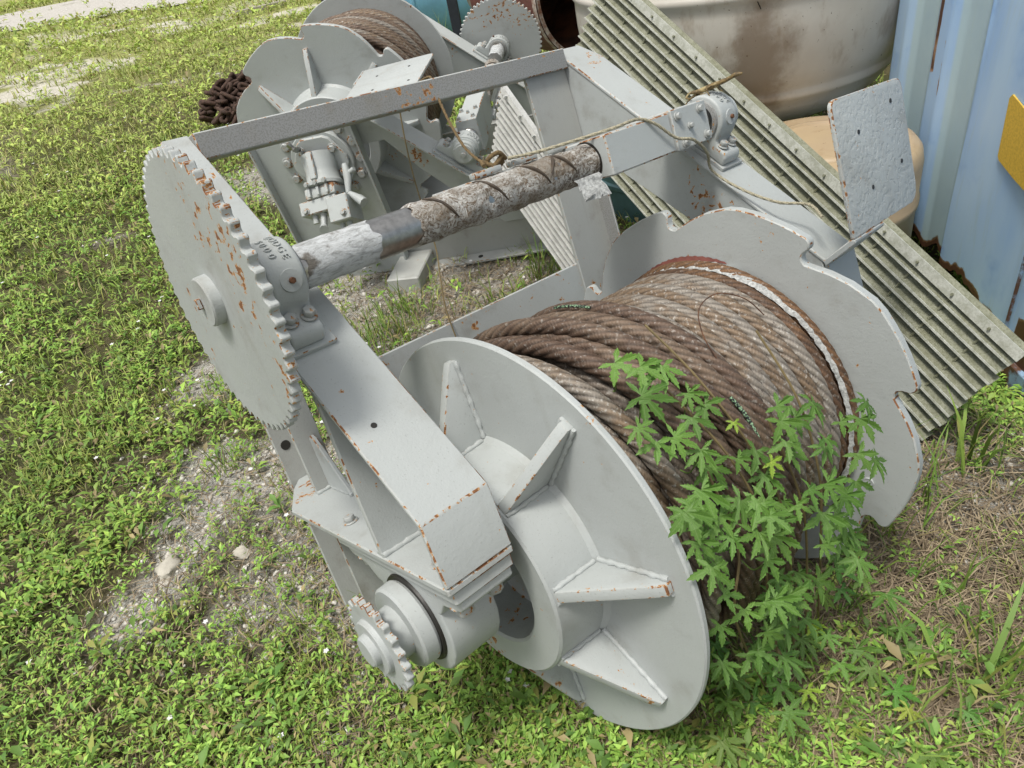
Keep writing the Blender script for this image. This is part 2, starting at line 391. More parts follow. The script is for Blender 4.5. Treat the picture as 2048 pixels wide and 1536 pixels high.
HEX = {}
def hexmesh(r, h, washer=True, mats=None):
    key = (r, h, washer, id(mats))
    if key not in HEX:
        bm = bmesh.new()
        if washer: addrev(bm, [(0, 0), (0, r*1.35), (h*0.25, r*1.35), (h*0.25, 0)], 14)
        pts = [(r*math.cos(PI/3*i), r*math.sin(PI/3*i)) for i in range(6)]
        b2 = bmesh.new(); addprism(b2, pts, h*0.2, h)
        tmp = bpy.data.meshes.new('t'); b2.to_mesh(tmp); b2.free(); bm.from_mesh(tmp); bpy.data.meshes.remove(tmp)
        me = finish(bm, r*0.12, 1, 40, merge=False)
        for m in (mats or [BOLTP, BOLTP]): me.materials.append(m)
        HEX[key] = me
    return HEX[key]
def bolt(parent, pos, d, r=0.014, h=0.014, spin=0.3, washer=True, name='bolt', mats=None):
    o = link(name, hexmesh(r, h, washer, mats), None, parent)
    x = Vector(d).normalized(); T = frame(pos, x, x.orthogonal()); o.matrix_local = T @ Matrix.Rotation(spin, 4, 'X')
    return o

def notched(R=0.552, Rn=0.493, phase=85.9):
    P = []
    for k in range(8):
        a0 = phase + 45*k
        P += [(R*0.995, a0-0.5), (R*0.985, a0+0.15), (0.532, a0+0.55), (0.515, a0-0.15), (0.503, a0-0.05), (0.496, a0+0.9), (Rn, a0+2.0), (0.497, a0+3.4), (0.515, a0+8.5), (0.533, a0+14), (0.549, a0+20.5), (R, a0+24)]
        P += [(R, a0+24+d) for d in (4, 8, 12, 16, 19.5)]
    return [(r*math.cos(math.radians(a)), r*math.sin(math.radians(a))) for r, a in P]

def wedge_gusset(ang, x_f, x_o, r0, r1, th=0.025, base=0.0):
    """triangular rib between hub and flange, x_f flange face, x_o outer end on hub"""
    s = 1 if x_o > x_f else -1
    prof = [(x_f - s*0.001, r0-0.02), (x_f - s*0.001, r1), (x_f + s*0.016, r1), (x_f + s*0.03, r1-0.022), (x_o, r0+0.006), (x_o, r0-0.02)]
    bm = bmesh.new(); c, sn = math.cos(ang), math.sin(ang)
    A, B = [], []
    for (x, r) in prof:
        for L, o in ((A, -th/2), (B, th/2)): L.append(bm.verts.new((x, r*c - o*sn, r*sn + o*c)))
    bm.faces.new(A); bm.faces.new(list(reversed(B))); n = len(prof)
    for i in range(n): bm.faces.new((A[i], B[i], B[(i+1) % n], A[(i+1) % n]))
    return finish(bm, 0.0035, 2)

def rope_mesh(x0, dx, rc, rr_, th0, th1, nseg, nc, lobes=6, pitch=0.205, ph=0.0, wob=0.0, rfun=None):
    nd_ = int(nseg*0.85); th = np.concatenate([np.linspace(0.5, 4.4, nd_, endpoint=False), np.linspace(4.4, 0.5+2*PI, nseg+1-nd_)]); th0 = 0.5; th1 = 0.5+2*PI; u = (th-th0)/(th1-th0)
    full = abs(th1-th0-2*PI) < 1e-6
    rcv = rc + (rfun(th) if rfun else 0) + wob*np.sin(3*th+ph)
    x = x0 + dx*np.sin(th-2.3)*0.5 + wob*np.sin(2*th+ph*2)
    phi = np.arange(nc)*2*PI/nc
    tau = 2*PI*(rc*(th-th0))/pitch + ph
    if full: tau = 2*PI*round(rc*2*PI/pitch)*u*1.0 + ph
    L = np.abs(np.sin(lobes/2*(phi[None, :]-tau[:, None])))
    rho = rr_*(0.76 + 0.24*np.sqrt(L))
    rad = rcv[:, None] + rho*np.cos(phi)[None, :]
    V = np.stack([x[:, None] + rho*np.sin(phi)[None, :], rad*np.cos(th)[:, None], rad*np.sin(th)[:, None]], -1).reshape(-1, 3)
    ii = np.arange((nseg+1)*nc).reshape(nseg+1, nc); a = ii[:-1]; b = ii[1:]
    F = np.stack([a, np.roll(a, -1, 1), np.roll(b, -1, 1), b], -1).reshape(-1, 4)
    me = bpy.data.meshes.new('rope'); me.vertices.add(len(V)); me.vertices.foreach_set('co', V.astype(np.float32).ravel())
    me.loops.add(F.size); me.loops.foreach_set('vertex_index', F.astype(np.int32).ravel()); me.polygons.add(len(F))
    me.polygons.foreach_set('loop_start', np.arange(0, F.size, 4, dtype=np.int32)); me.polygons.foreach_set('loop_total', np.full(len(F), 4, dtype=np.int32))
    me.polygons.foreach_set('use_smooth', np.ones(len(F), dtype=bool)); me.update(calc_edges=True)
    gr_ = np.repeat((1-np.sqrt(L)).ravel()[:, None], 4, 1).astype(np.float32); gr_[:, 3] = 1   # tint darkens towards the groove bottoms
    me.color_attributes.new('tint', 'FLOAT_COLOR', 'POINT').data.foreach_set('color', gr_.ravel())
    uvl = me.uv_layers.new(name='UVMap')
    uu = (rc*(th-th0)); 
    UV = np.stack([np.repeat(uu, nc), np.tile(phi*rr_, nseg+1) + np.repeat(uu*0.15, nc)], -1)
    uvl.data.foreach_set('uv', UV[F.ravel()].astype(np.float32).ravel())
    return me

def letters(text, size, depth, place, mat, parent, name='lettering'):
    """embossed letters; place(i, n, w) -> matrix for each letter"""
    bm = bmesh.new(); n = len(text)
    for i, ch in enumerate(text):
        cu = bpy.data.curves.new('t', 'FONT'); cu.body = ch; cu.size = size; cu.extrude = depth; cu.align_x = 'CENTER'; cu.align_y = 'CENTER'; cu.resolution_u = 3
        ob = bpy.data.objects.new('t', cu); COL.objects.link(ob)
        bpy.context.view_layer.update()
        dg = bpy.context.evaluated_depsgraph_get(); me = bpy.data.meshes.new_from_object(ob.evaluated_get(dg))
        me.transform(place(i, n)); bm.from_mesh(me); bpy.data.meshes.remove(me); bpy.data.objects.remove(ob); bpy.data.curves.remove(cu)
    me = bpy.data.meshes.new('t'); bm.to_mesh(me); bm.free()
    return link(name, me, mat, parent)

PRD = 0.0705
def screw_pillow(root, x0, x1, out, loc, text=True):
    """pillow block on a sloping beam carrying the level-wind screw"""
    p = link('pillow_block', pillow_mesh(x0, x1), PP, root, loc)
    xm = (x0+x1)/2; w = x1-x0
    link('foot', box(x0-0.004, x1+0.02, -0.135, 0.135, -0.085, -0.073, 0.002, TBEAM), PP, p)
    for s in (-0.088, 0.088):
        for x in (x0+w*0.25, x1-w*0.2):
            q = TBEAM @ Vector((x, s, -0.033)); bolt(p, q, NV, 0.0128, 0.017, 0.2+s*3)
    for x, sg in ((x0, -1), (x1, 1)):
        link('bearing_cap', rev([(x, 0.042), (x, 0.057), (x+sg*0.006, 0.055), (x+sg*0.008, 0.044)], 32, Matrix.Translation((0, YS, ZS))), [PAINT_D], p)
    T = frame((xm+0.004, YS-PRD+0.004, ZS-0.012), (0, -1, -0.08), (1, 0, 0))
    cv = link('cover_disc', rev([(-0.02, 0.0225), (0.0, 0.0225), (0.004, 0.021), (0.005, 0)], 24, T), PR, p)
    bolt(cv, T @ Vector((0.004, 0, 0)), (T.to_3x3() @ Vector((1, 0, 0))), 0.0065, 0.009, 0.1, False, 'plug', [RUSTY, RUSTY])
    if text:
        for word, dxo, sz in (('DODGE', 0.013, 0.020), ('5000', -0.010, 0.020)):
            def place(i, n, dxo=dxo):
                a = math.radians(128) + (i-(n-1)/2)*0.225; rad = PRD+0.0008
                o = Vector((xm+dxo, YS + rad*math.cos(a), ZS + rad*math.sin(a)))
                nrm = Vector((0, math.cos(a), math.sin(a))); tan = Vector((0, -math.sin(a), math.cos(a))); up = Vector((1, 0, 0))
                return Matrix(((tan.x, up.x, nrm.x, o.x), (tan.y, up.y, nrm.y, o.y), (tan.z, up.z, nrm.z, o.z), (0, 0, 0, 1)))
            letters(word, sz, 0.0018, place, PAINT, p)
    return p

def pillow_mesh(x0, x1):
    pts = [(-0.125, -0.074), (-0.125, -0.050), (-0.114, -0.037), (-0.082, -0.033), (-0.070, -0.022)]
    for k in range(17):
        a = math.radians(186 - k*192/16); pts.append((PRD*math.cos(a), PRD*math.sin(a)))
    pts += [(0.070, -0.022), (0.082, -0.033), (0.114, -0.037), (0.125, -0.050), (0.125, -0.074)]
    bm = bmesh.new(); addprism(bm, pts, x0, x1, TBEAM)
    return finish(bm, 0.008, 3, 40, mati=0)

def weld(bm, pts, r=0.0055, seed=1):
    rw = random.Random(seed); P = []; n = max(3, int((Vector(pts[0])-Vector(pts[-1])).length/0.008))
    for i in range(n+1): P.append(Vector(pts[0]).lerp(Vector(pts[-1]), i/n) + Vector((rw.uniform(-.0008, .0008), rw.uniform(-.0008, .0008), rw.uniform(-.0008, .0008))))
    addtube(bm, P, [r*(1+0.16*math.sin(i*1.9)+rw.uniform(-.12, .12)) for i in range(n+1)], 7)

def make_winch(label, MAT, base_local, front):
    base = MAT @ Vector(base_local)
    R3 = MAT.to_3x3().to_4x4()
    root = empty('winch', label, 'winch', Matrix.Translation(base) @ R3)
    LO = -Vector(base_local)
    def part(name, me, mats=PP, parent=None):
        return link(name, me, mats, parent or root, LO if parent is None else None)
    # ---- drum
    core = part('drum', rev([(0.005, 0.0), (0.005, 0.352), (DD+0.01, 0.352), (DD+0.01, 0.0)], 64), [RUSTY])
    fl = part('flange', rev([(0, 0.1), (0, 0.4965), (0.0035, 0.5), (0.0125, 0.5), (0.0155, 0.497), (0.0155, 0.1)], 128), PP)
    hub = part('hub', rev([(0.0, 0.272), (-0.012, 0.262), (-0.126, 0.255), (-0.131, 0.250), (-0.131, 0.180), (-0.126, 0.174), (-0.02, 0.168), (-0.018, 0.06), (-0.02, 0.0)], 96), PP, fl)
    for k in range(8): part('gusset', wedge_gusset(math.radians(87.5+45*k), 0.0, -0.122, 0.252, 0.452), PR, fl)
    bm = bmesh.new()
    for k in range(8):
        a = math.radians(87.5+45*k); c, sn = math.cos(a), math.sin(a)
        for o in (-0.0155, 0.0155):
            P_ = lambda x, r: (x, r*c - o*sn, r*sn + o*c)
            weld(bm, (P_(-0.003, 0.268), P_(-0.003, 0.45)), 0.006, k*3+1); weld(bm, (P_(-0.012, 0.264), P_(-0.122, 0.256)), 0.0055, k*3+2)
    part('weld_bead', finish(bm, 0, merge=False, angle=70), [PAINT], fl)['kind'] = 'stuff'
    nf = part('notched_flange', prism(notched(), DD, DD+0.026, 0.003), PP)
    part('hub', rev([(DD+0.026, 0.272), (DD+0.04, 0.262), (DD+0.15, 0.255), (DD+0.156, 0.25), (DD+0.156, 0.20), (DD+0.15, 0.195), (DD+0.05, 0.19), (DD+0.05, 0.0)], 72), PP, nf)
    for k in range(8): part('gusset', wedge_gusset(math.radians(87.5+45*k), DD+0.026, DD+0.145, 0.252, 0.452), PP, nf)
    # red primer showing round the rope on the notched flange
    if front:
        bm = bmesh.new(); n = 40; v0 = v1 = None
        for i in range(n+1):
            a = math.radians(62 + 46*i/n); w_ = 0.013*math.sin(PI*i/n)**0.6 + 0.0015*math.sin(i*2.3)
            p0 = bm.verts.new((DD-0.003, 0.404*math.cos(a), 0.404*math.sin(a))); p1 = bm.verts.new((DD-0.003, (0.406+w_)*math.cos(a), (0.406+w_)*math.sin(a)))
            if v0: bm.faces.new((v0, p0, p1, v1))
            v0, v1 = p0, p1
        part('primer_patch', finish(bm, 0), [PRIMER], nf)
        for (a, r) in ((-150.5, 0.455), (-141.5, 0.452)):
            T = Matrix.Translation((DD-0.001, r*math.cos(math.radians(a)), r*math.sin(math.radians(a))))
            part('plug_weld', rev([(0.001, 0.0), (-0.0012, 0.0), (-0.0015, 0.009), (-0.003, 0.0105), (-0.003, 0.0125), (0.001, 0.0135)], 20, T), [PAINT], nf)
    # ---- drum shaft, collar, pinion
    part('drum_shaft', rev([(-0.02, 0.056), (-0.384, 0.056), (-0.384, 0.0)], 40), PP)
    part('locking_collar', rev([(-0.304, 0.055), (-0.304, 0.090), (-0.310, 0.0935), (-0.338, 0.092), (-0.343, 0.087), (-0.343, 0.055)], 56), PP)
    # toothed pinion
    pt = []
    for k in range(21):
        for da, r in ((0, 0.107), (2.6, 0.105), (5.2, 0.094), (8.5, 0.091), (12, 0.094), (14.6, 0.105)):
            a = math.radians(k*360/21+da); pt.append((r*math.cos(a), r*math.sin(a)))
    pin = part('drive_pinion', prism(pt, -0.398, -0.382, 0.0015), PR)
    part('boss', rev([(-0.39, 0.062), (-0.406, 0.060), (-0.409, 0.057), (-0.409, 0.035), (-0.421, 0.034), (-0.424, 0.030), (-0.424, 0.0)], 40), PR, pin)
    # ---- drum pillow block under the base plate
    pts = [(-0.235, 0.146), (-0.235, 0.10), (-0.22, 0.088), (-0.155, 0.080), (-0.128, 0.05)]
    for k in range(15):
        a = math.radians(158 + k*224/14); pts.append((0.128*math.cos(a), 0.128*math.sin(a)))
    pts += [(0.135, 0.05), (0.17, 0.080), (0.235, 0.088), (0.25, 0.10), (0.25, 0.146)]
    bm = bmesh.new(); addprism(bm, pts, -0.298, -0.178)
    pb = part('pillow_block', finish(bm, 0.012, 3, 40, mati=0), PP)
    part('shim', box(-0.31, -0.172, -0.242, 0.26, 0.118, 0.1465, 0.004), PP, pb)
    part('seal', rev([(-0.2985, 0.055), (-0.2985, 0.102), (-0.3035, 0.100), (-0.3035, 0.055)], 48), [DARKHOLE], pb)
    for y in (-0.19, 0.2):
        for x in (-0.275, -0.203):
            b = link('nut', hexmesh(0.019, 0.026), None, pb); b.matrix_local = frame((x, y, 0.089), (0, 0, -1), (1, 0, 0))
            c = link('bolt', hexmesh(0.014, 0.016), None, pb); c.matrix_local = frame((x, y+0.03, 0.162), (0, 0, 1), (1, 0, 0))
    # ---- side frames
    def beam_poly(th=0.012):
        e = 0.0845; lo = -0.545; up = 0.575
        o0 = bp(up, -e); o1 = bp(lo, -e); o2 = (-0.2515, 0.163)
        i2 = (-0.2515+th, 0.163); i1 = (o1[0]+th*0.9, o1[1]-th*0.35); i0 = bp(up, -e-th)
        return [o0, o1, o2, i2, i1, i0]
    def side(x0, x1, web):
        bm = bmesh.new(); addprism(bm, beam_poly(), x0, x1)
        near = x0 < 0; cut = 0.30 if near else 0.50; xo = x0 if near else x1; xt = -0.232 if near else 1.175
        bmesh.ops.bisect_plane(bm, geom=bm.verts[:]+bm.edges[:]+bm.faces[:], plane_co=Vector((0,)+bp(cut, 0)), plane_no=SV)
        for v in bm.verts:
            if (v.co-AV).dot(SV) > cut+0.05 and abs(v.co.x-xo) < 0.01: v.co.x = xt
        b = part('sloping_beam', finish(bm, 0.003), PP)
        # web plate under the beam
        w0 = bp(0.56, -0.094); w1 = bp(-0.53, -0.094)
        poly = [w0, w1, (-0.236, 0.17), (-0.02, 0.17), (-0.02, 0.33), (0.154, 0.452), (0.375, 0.64), (0.475, 0.745), (0.545, 0.80), (0.549, 1.048)]
        part('web_plate', prism(poly, web, web+0.011, 0.0015), PR, b)
        return b
    bn = side(-0.320, -0.168, -0.190)
    bf = side(1.061, 1.213, 1.064)
    part('stiffener', box(-0.3195, -0.191, -0.010, 0.004, 0.1625, 0.522, 0.0025), PR, bn)
    bpoly = [(-0.25, -0.320), (-0.25, -0.168), (0.72, -0.168), (0.72, -0.20), (0.637, -0.257), (0.49, -0.322)]
    Txz = Matrix(((0, 0, 1, 0), (0, 1, 0, 0), (1, 0, 0, 0), (0, 0, 0, 1)))
    bm = bmesh.new()
    weld(bm, ((-0.318, -0.0125, 0.165), (-0.192, -0.0125, 0.165)), 0.006, 91); weld(bm, ((-0.318, 0.007, 0.165), (-0.192, 0.007, 0.165)), 0.006, 92); weld(bm, ((-0.243, 0.496, 0.165), (-0.175, 0.496, 0.165)), 0.006, 93); weld(bm, ((-0.2, 0.36, 0.165), (-0.2, 0.49, 0.165)), 0.007, 94)
    part('weld_bead', finish(bm, 0, merge=False, angle=70), [PAINT_R], bn)['kind'] = 'stuff'
    part('base_plate', prism(bpoly, 0.147, 0.1622, 0.003, Txz), PR)
    part('gusset', prism([(0.36, 0.163), (0.50, 0.163), (0.50, 0.31), (0.486, 0.318), (0.47, 0.31)], -0.205, -0.192, 0.003), PR)
    for (x0, x1, yf, xw, xr0, xr1) in ((-0.243, -0.172, 0.498, -0.184, -0.245, -0.1845), (0.882, 1.062, 0.520, 1.050, 1.0625, 1.15)):
        bm = bmesh.new(); zt = 0.99 if x0 < 0 else 1.06
        addbox(bm, x0, x1, yf, yf+0.012, -0.42, zt); addbox(bm, xw, xw+0.012, yf+0.0125, yf+0.20, -0.42, zt-0.003); addbox(bm, xr0, xr1, yf+0.188, yf+0.2005, -0.42, zt-0.006)
        po = part('post', finish(bm, 0.002, merge=False), PW)
        bm = bmesh.new(); T = frame(((xr0+xr1)/2, yf+0.1875, 0.62 if x0 > 0 else 0.27), (0, -1, 0), (1, 0, 0)); addrev(bm, [(0, 0), (0, 0.014), (0.001, 0.014), (0.001, 0)], 16, T)
        part('bolt_hole', finish(bm), [DARKHOLE], po)
    part('inner_lip', box(1.0525, 1.0605, 0.468, 0.540, 0.10, 0.62, 0.002), PD)
    part('cross_plate', box(-0.07, 0.995, 0.532, 0.545, 0.12, 0.416, 0.002), PR)
    part('cross_bar', box(-0.1705, 1.0605, 0.500, 0.557, 1.0215, 1.0830, 0.003), PD)
    # ---- motor side panel with folded flanges
    pan = part('motor_panel', box(1.094, 1.106, -0.15, 0.70, -0.34, 0.226, 0.002), PP)
    part('panel_flange', box(1.1065, 1.160, -0.15, 0.70, 0.216, 0.228, 0.002), PP, pan)
    part('panel_flange', box(1.1065, 1.160, -0.15, 0.70, -0.342, -0.330, 0.002), PP, pan)
    # ---- bent guard plate at the lower end of the motor side beam
    pl = [(1.034, 0.350), (1.380, 0.350), (1.400, 0.358), (1.413, 0.374), (1.418, 0.395), (1.415, 0.660), (1.411, 0.675), (1.403, 0.685), (1.390, 0.690), (1.055, 0.699), (1.040, 0.696), (1.031, 0.688), (1.028, 0.675)]
    Tg = Matrix(((0, 1, 0, 0), (1, 0, 0, -0.342), (0, 0, 1, 0), (0, 0, 0, 1)))
    gp = part('guard_plate', prism(pl, 0, 0.012, 0.004, Tg, 2), [PAINT_P, EDGE])
    part('bracket', prism([(-0.245, 0.300), (-0.329, 0.3495), (-0.342, 0.3495), (-0.342, 0.338), (-0.252, 0.284)], 1.034, 1.20, 0.003), PP, gp)
    for (x, z) in ((1.14, 0.60), (1.335, 0.64), (1.17, 0.45), (1.35, 0.475)):
        bm = bmesh.new(); addrev(bm, [(0, 0), (0, 0.006), (0.0012, 0.006), (0.0012, 0)], 12, frame((x, -0.3422, z), (0, -1, 0), (1, 0, 0)))
        part('screw_hole', finish(bm), [DARKHOLE], gp)
    if front:
        bm = bmesh.new(); T = TBEAM @ frame((-0.268, -0.335, -0.0845), (0, 0, 1), (1, 0, 0)); addrev(bm, [(0, 0), (0, 0.006), (0.001, 0.006), (0.001, 0)], 14, T)
        part('drain_hole', finish(bm), [DARKHOLE], bn)
    # ---- level wind
    Ts = Matrix.Translation((0, YS, ZS))
    sc = part('level_wind_screw', rev([(-0.39, 0.0), (-0.39, 0.038), (-0.232, 0.038), (-0.230, 0.0385), (-0.228, 0.042), (-0.22, 0.0425), (1.03, 0.0425), (1.035, 0.038), (1.186, 0.038), (1.188, 0.034), (1.188, 0.0)], 40, Ts), [STEEL])
    def sleeve(name, x0, x1, r, mat, amp, n=46, seed=0):
        m = int((x1-x0)/0.006); bm = bmesh.new(); rings = []
        rr2 = random.Random(seed)
        off = [rr2.random()*6 for _ in range(4)]
        for i in range(m+1):
            x = x0+(x1-x0)*i/m; ring = []
            for k in range(n):
                a = 2*PI*k/n
                d = amp*(math.sin(a*3+x*60+off[0])*0.3 + math.sin(a*5-x*95+off[1])*0.25 + float(vnoise(x*70, a*2.5+off[2], 1.0))*1.2-0.6)
                e = 0.0 if 0 < i < m else -amp*0.8
                jag = (0.006*math.sin(a*4+off[3])+0.004*math.sin(a*9)) if i in (0, m) else 0
                ring.append(bm.verts.new((x+jag, YS+(r+d+e)*math.cos(a), ZS+(r+d+e)*math.sin(a))))
            rings.append(ring)
        for A, B in zip(rings, rings[1:]):
            for k in range(n): bm.faces.new((A[k], B[k], B[(k+1) % n], A[(k+1) % n]))
        return part(name, finish(bm, 0, merge=False, angle=60), [mat], sc)
    sleeve('paint_sleeve', -0.222, -0.055, 0.0440, PEEL, 0.0012, seed=1)
    sleeve('grease_wrap', 0.045, 0.62, 0.0455, WRAP, 0.0034, seed=2)
    # cut grooves in the wrap
    for (xg, a0, a1, tilt) in ((0.12, 95, 195, 0.05), (0.262, 95, 200, 0.055), (0.40, 95, 195, 0.055), (0.49, 80, 190, 0.055), (0.462, 100, 170, -0.05)):
        ptsg = []; rad = []
        for i in range(15):
            u = i/14; a = math.radians(a0+(a1-a0)*u); ptsg.append((xg+tilt*(u-0.5), YS+0.0463*math.cos(a), ZS+0.0463*math.sin(a))); rad.append(0.0012+0.0034*math.sin(PI*u))
        part('groove', tube(ptsg, rad, 6), [GROOVE], sc)
    if front:
        bm = bmesh.new(); r3 = random.Random(5); prevr = None     # torn flap of wrap
        for i in range(7):
            row = []
            for k in range(5):
                row.append(bm.verts.new((0.50+0.022*k+r3.uniform(-.005, .005), YS-0.045-0.004*i+r3.uniform(-.005, .005), ZS-0.028-0.011*i*(0.6+0.5*r3.random()))))
            if prevr:
                for k in range(4): bm.faces.new((prevr[k], prevr[k+1], row[k+1], row[k]))
            prevr = row
        part('torn_flap', finish(bm, 0, merge=False, angle=80), [WHITEFIB], sc)
    # carriage
    car = part('carriage', box(0.605, 0.862, 0.000, 0.157, 0.690, 0.792, 0.004), PP)
    part('end_plate', box(0.864, 1.018, -0.005, 0.162, 0.688, 0.796, 0.003), PP, car)
    part('entry_hole', rev([(0.6042, 0.040), (0.6042, 0.052), (0.6035, 0.052), (0.6035, 0.040)], 32, Ts), [DARKHOLE], car)
    for (x, z) in ((0.885, 0.775), (0.985, 0.776), (0.93, 0.742), (0.995, 0.705), (0.895, 0.702)): bolt(car, (x, -0.0055, z), (0, -1, 0), 0.0095 if x != 0.93 else 0.007, 0.013, 0.4)
    part('guide_bar', box(0.18, 0.70, 0.150, 0.168, 0.770, 0.786, 0.003), PP)
    for xg in (0.30, 0.42, 0.56): part('guide_pad', box(xg, xg+0.085, 0.140, 0.17, 0.7875, 0.803, 0.005, seg=2), PP)
    screw_pillow(root, -0.308, -0.236, -1, LO)
    screw_pillow(root, 1.098, 1.176, 1, LO)
    ec = part('end_cap', rev([(1.176, 0.062), (1.184, 0.062), (1.187, 0.056), (1.206, 0.054), (1.208, 0.046), (1.216, 0.044), (1.218, 0.0)], 40, Ts), PP)
    bolt(ec, (1.2185, YS, ZS), (1, 0, 0), 0.014, 0.014, 0.2, False)
    # big sprocket
    st = []
    NTH = 60
    for k in range(NTH):
        for da, r in ((0.0, 0.2665), (0.9, 0.265), (2.0, 0.2555), (3.0, 0.2535), (4.0, 0.2555), (5.1, 0.265)):
            a = math.radians((k+da/6)*360/NTH); st.append((YS+r*math.cos(a), ZS+r*math.sin(a)))
    bm = bmesh.new(); addprism(bm, st, -0.389, -0.371)
    spk = part('sprocket', finish(bm, 0.0018, 1, 25), PR)
    part('boss', rev([(-0.389, 0.047), (-0.407, 0.046), (-0.410, 0.043), (-0.410, 0.0)], 48, Ts), PR, spk)
    part('key', box(-0.420, -0.4105, YS+0.004, YS+0.016, ZS-0.010, ZS+0.010, 0.002), PR, spk)
    return root, part

FRONT_M = Matrix(((0.992904, -0.039101, 0.112304, 0.0), (0.0, 0.944396, 0.328810, 0.0), (-0.118916, -0.326477, 0.937695, 0.481452), (0, 0, 0, 1)))
BG_M = Matrix(((-0.760924, 0.118688, 0.637893, 1.823013), (-0.642221, 0.002304, -0.766516, 3.146285), (-0.092446, -0.992929, 0.074471, 0.779520), (0, 0, 0, 1)))
front, fpart = make_winch('grey painted cable winch tipped forward in the foreground, big toothed sprocket at its left', FRONT_M, (0.3, 0.15, -0.46), True)
back, bpart = make_winch('grey painted cable winch standing behind, hydraulic motor bolted to its side panel', BG_M, (0.4, 0.70, 0.3), False)

# ---- hydraulic motor on the rear winch
motor = bpart('hydraulic_motor', rev([(1.106, 0.163), (1.124, 0.163), (1.130, 0.158), (1.130, 0.0)], 56), PP)
for k in range(14):
    a = 2*PI*k/14 + 0.1; bolt(motor, (1.1065, 0.196*math.cos(a), 0.196*math.sin(a)), (1, 0, 0), 0.022, 0.020, a, True)
pg = [(0.145*math.cos(2*PI*k/6+0.5+d), 0.145*math.sin(2*PI*k/6+0.5+d)) for k in range(6) for d in (-0.12, 0.12)]
bpart('mounting_plate', prism(pg, 1.1305, 1.152, 0.004), PP, motor)
for a in (-2.4, 0.95, 2.2, -0.6): bolt(motor, (1.152, 0.112*math.cos(a), 0.112*math.sin(a)), (1, 0, 0), 0.018, 0.018, a)
bd = Vector((0.62, 0.78, 0.07)).normalized()
T = frame((1.135, -0.035, -0.005), bd, (1, 0, 0))
bpart('motor_body', rev([(0, 0.092), (0.02, 0.090), (0.08, 0.080), (0.125, 0.084), (0.14, 0.094), (0.155, 0.094), (0.16, 0.078), (0.16, 0.0)], 36, T), PP, motor)
bpart('body_rib', box(0.0, 0.135, -0.017, 0.017, 0.06, 0.102, 0.004, T), PP, motor)
bpart('end_cover', box(0.160, 0.215, -0.085, 0.085, -0.075, 0.070, 0.014, T, 2), PP, motor)
for y in (-0.05, 0.0, 0.05):
    bpart('cover_rib', box(0.166, 0.21, y-0.007, y+0.007, 0.0705, 0.088, 0.002, T), PP, motor)
    bolt(motor, T @ Vector((0.150, y, 0.090)), T.to_3x3() @ Vector((0.3, 0, 1)), 0.011, 0.013, 0.2)
bpart('valve_block', box(0.2155, 0.285, -0.135, 0.075, -0.06, 0.06, 0.005, T), PP, motor)
bpart('valve_block', box(0.235, 0.36, 0.030, 0.145, -0.055, 0.085, 0.005, T), PP, motor)
for (x, y, z) in ((0.265, -0.10, 0.06), (0.325, 0.115, 0.085)): bolt(motor, T @ Vector((x, y, z)), T.to_3x3() @ Vector((0, 0, 1)), 0.014, 0.017, 0.5)
T = T @ Matrix.Translation((-0.06, 0, 0.02))
def fitting(pts, r, name='hose_fitting'):
    me = tube([T @ Vector(p) for p in pts], r, 8); return bpart(name, me, PP, motor)
fitting([(0.34, -0.08, 0.0), (0.385, -0.08, 0.0)], [0.016, 0.016]); fitting([(0.345, -0.03, 0.0), (0.40, -0.04, 0.0), (0.43, -0.03, 0.03)], [0.018, 0.016, 0.024])
fitting([(0.29, 0.14, 0.02), (0.20, 0.155, 0.02), (0.15, 0.15, 0.02)], [0.014, 0.022, 0.014]); fitting([(0.20, 0.155, 0.02), (0.19, 0.20, 0.03)], [0.012, 0.012])
fitting([(0.29, 0.14, 0.02), (0.335, 0.19, 0.02), (0.36, 0.215, 0.03)], [0.012, 0.024, 0.024]); fitting([(0.41, 0.06, 0.0), (0.45, 0.06, 0.0)], [0.015, 0.013]); fitting([(0.41, 0.10, 0.0), (0.45, 0.10, 0.0)], [0.017, 0.015])
bpart('bleed_valve', tube([T @ Vector(p) for p in ((0.03, -0.05, 0.06), (0.035, -0.06, 0.10), (0.01, -0.075, 0.115))], [0.012, 0.012, 0.014], 8), [STEEL], motor)
bpart('bleed_valve', tube([T @ Vector(p) for p in ((0.035, -0.06, 0.10), (0.05, -0.035, 0.115))], [0.012, 0.014], 8), [STEEL], motor)

# ------------------------------------------------------------------ wire rope on the drums
def rope_thing(name, label, MAT, wraps, base_local):
    base = MAT @ Vector(base_local); root = empty(name, label, 'rope', Matrix.Translation(base) @ MAT.to_3x3().to_4x4())
    for (me, mat) in wraps: link('rope_wrap', me, [mat], root, -Vector(base_local))
    return root
W_ = []
RRp = 0.0195
r4 = random.Random(3)
for i in range(20):
    x0 = 0.036 + 0.0384*i
    if i == 19: x0 = 0.772
    rc = 0.3835 + r4.uniform(-0.004, 0.004)
    if i < 5: rc -= 0.024 - 0.004*i
    if i == 19: rc = 0.392
    mat = ROPE_DARK if i < 6 else (ROPE_GREY if i < 18 else ROPE_BROWN)
    if i in (1, 2): mat = ROPE_GREY
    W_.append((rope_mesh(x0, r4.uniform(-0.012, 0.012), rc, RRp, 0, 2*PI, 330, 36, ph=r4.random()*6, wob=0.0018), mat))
for i in range(5):   # crossing wraps of the second layer
    x0 = 0.195 + 0.047*i + (0.014 if i > 2 else 0)
    W_.append((rope_mesh(x0, 0.08+0.07*r4.random(), 0.4245 + r4.uniform(-0.003, 0.006), 0.0215, 0, 2*PI, 330, 36, ph=r4.random()*6, wob=0.003), ROPE_RED))
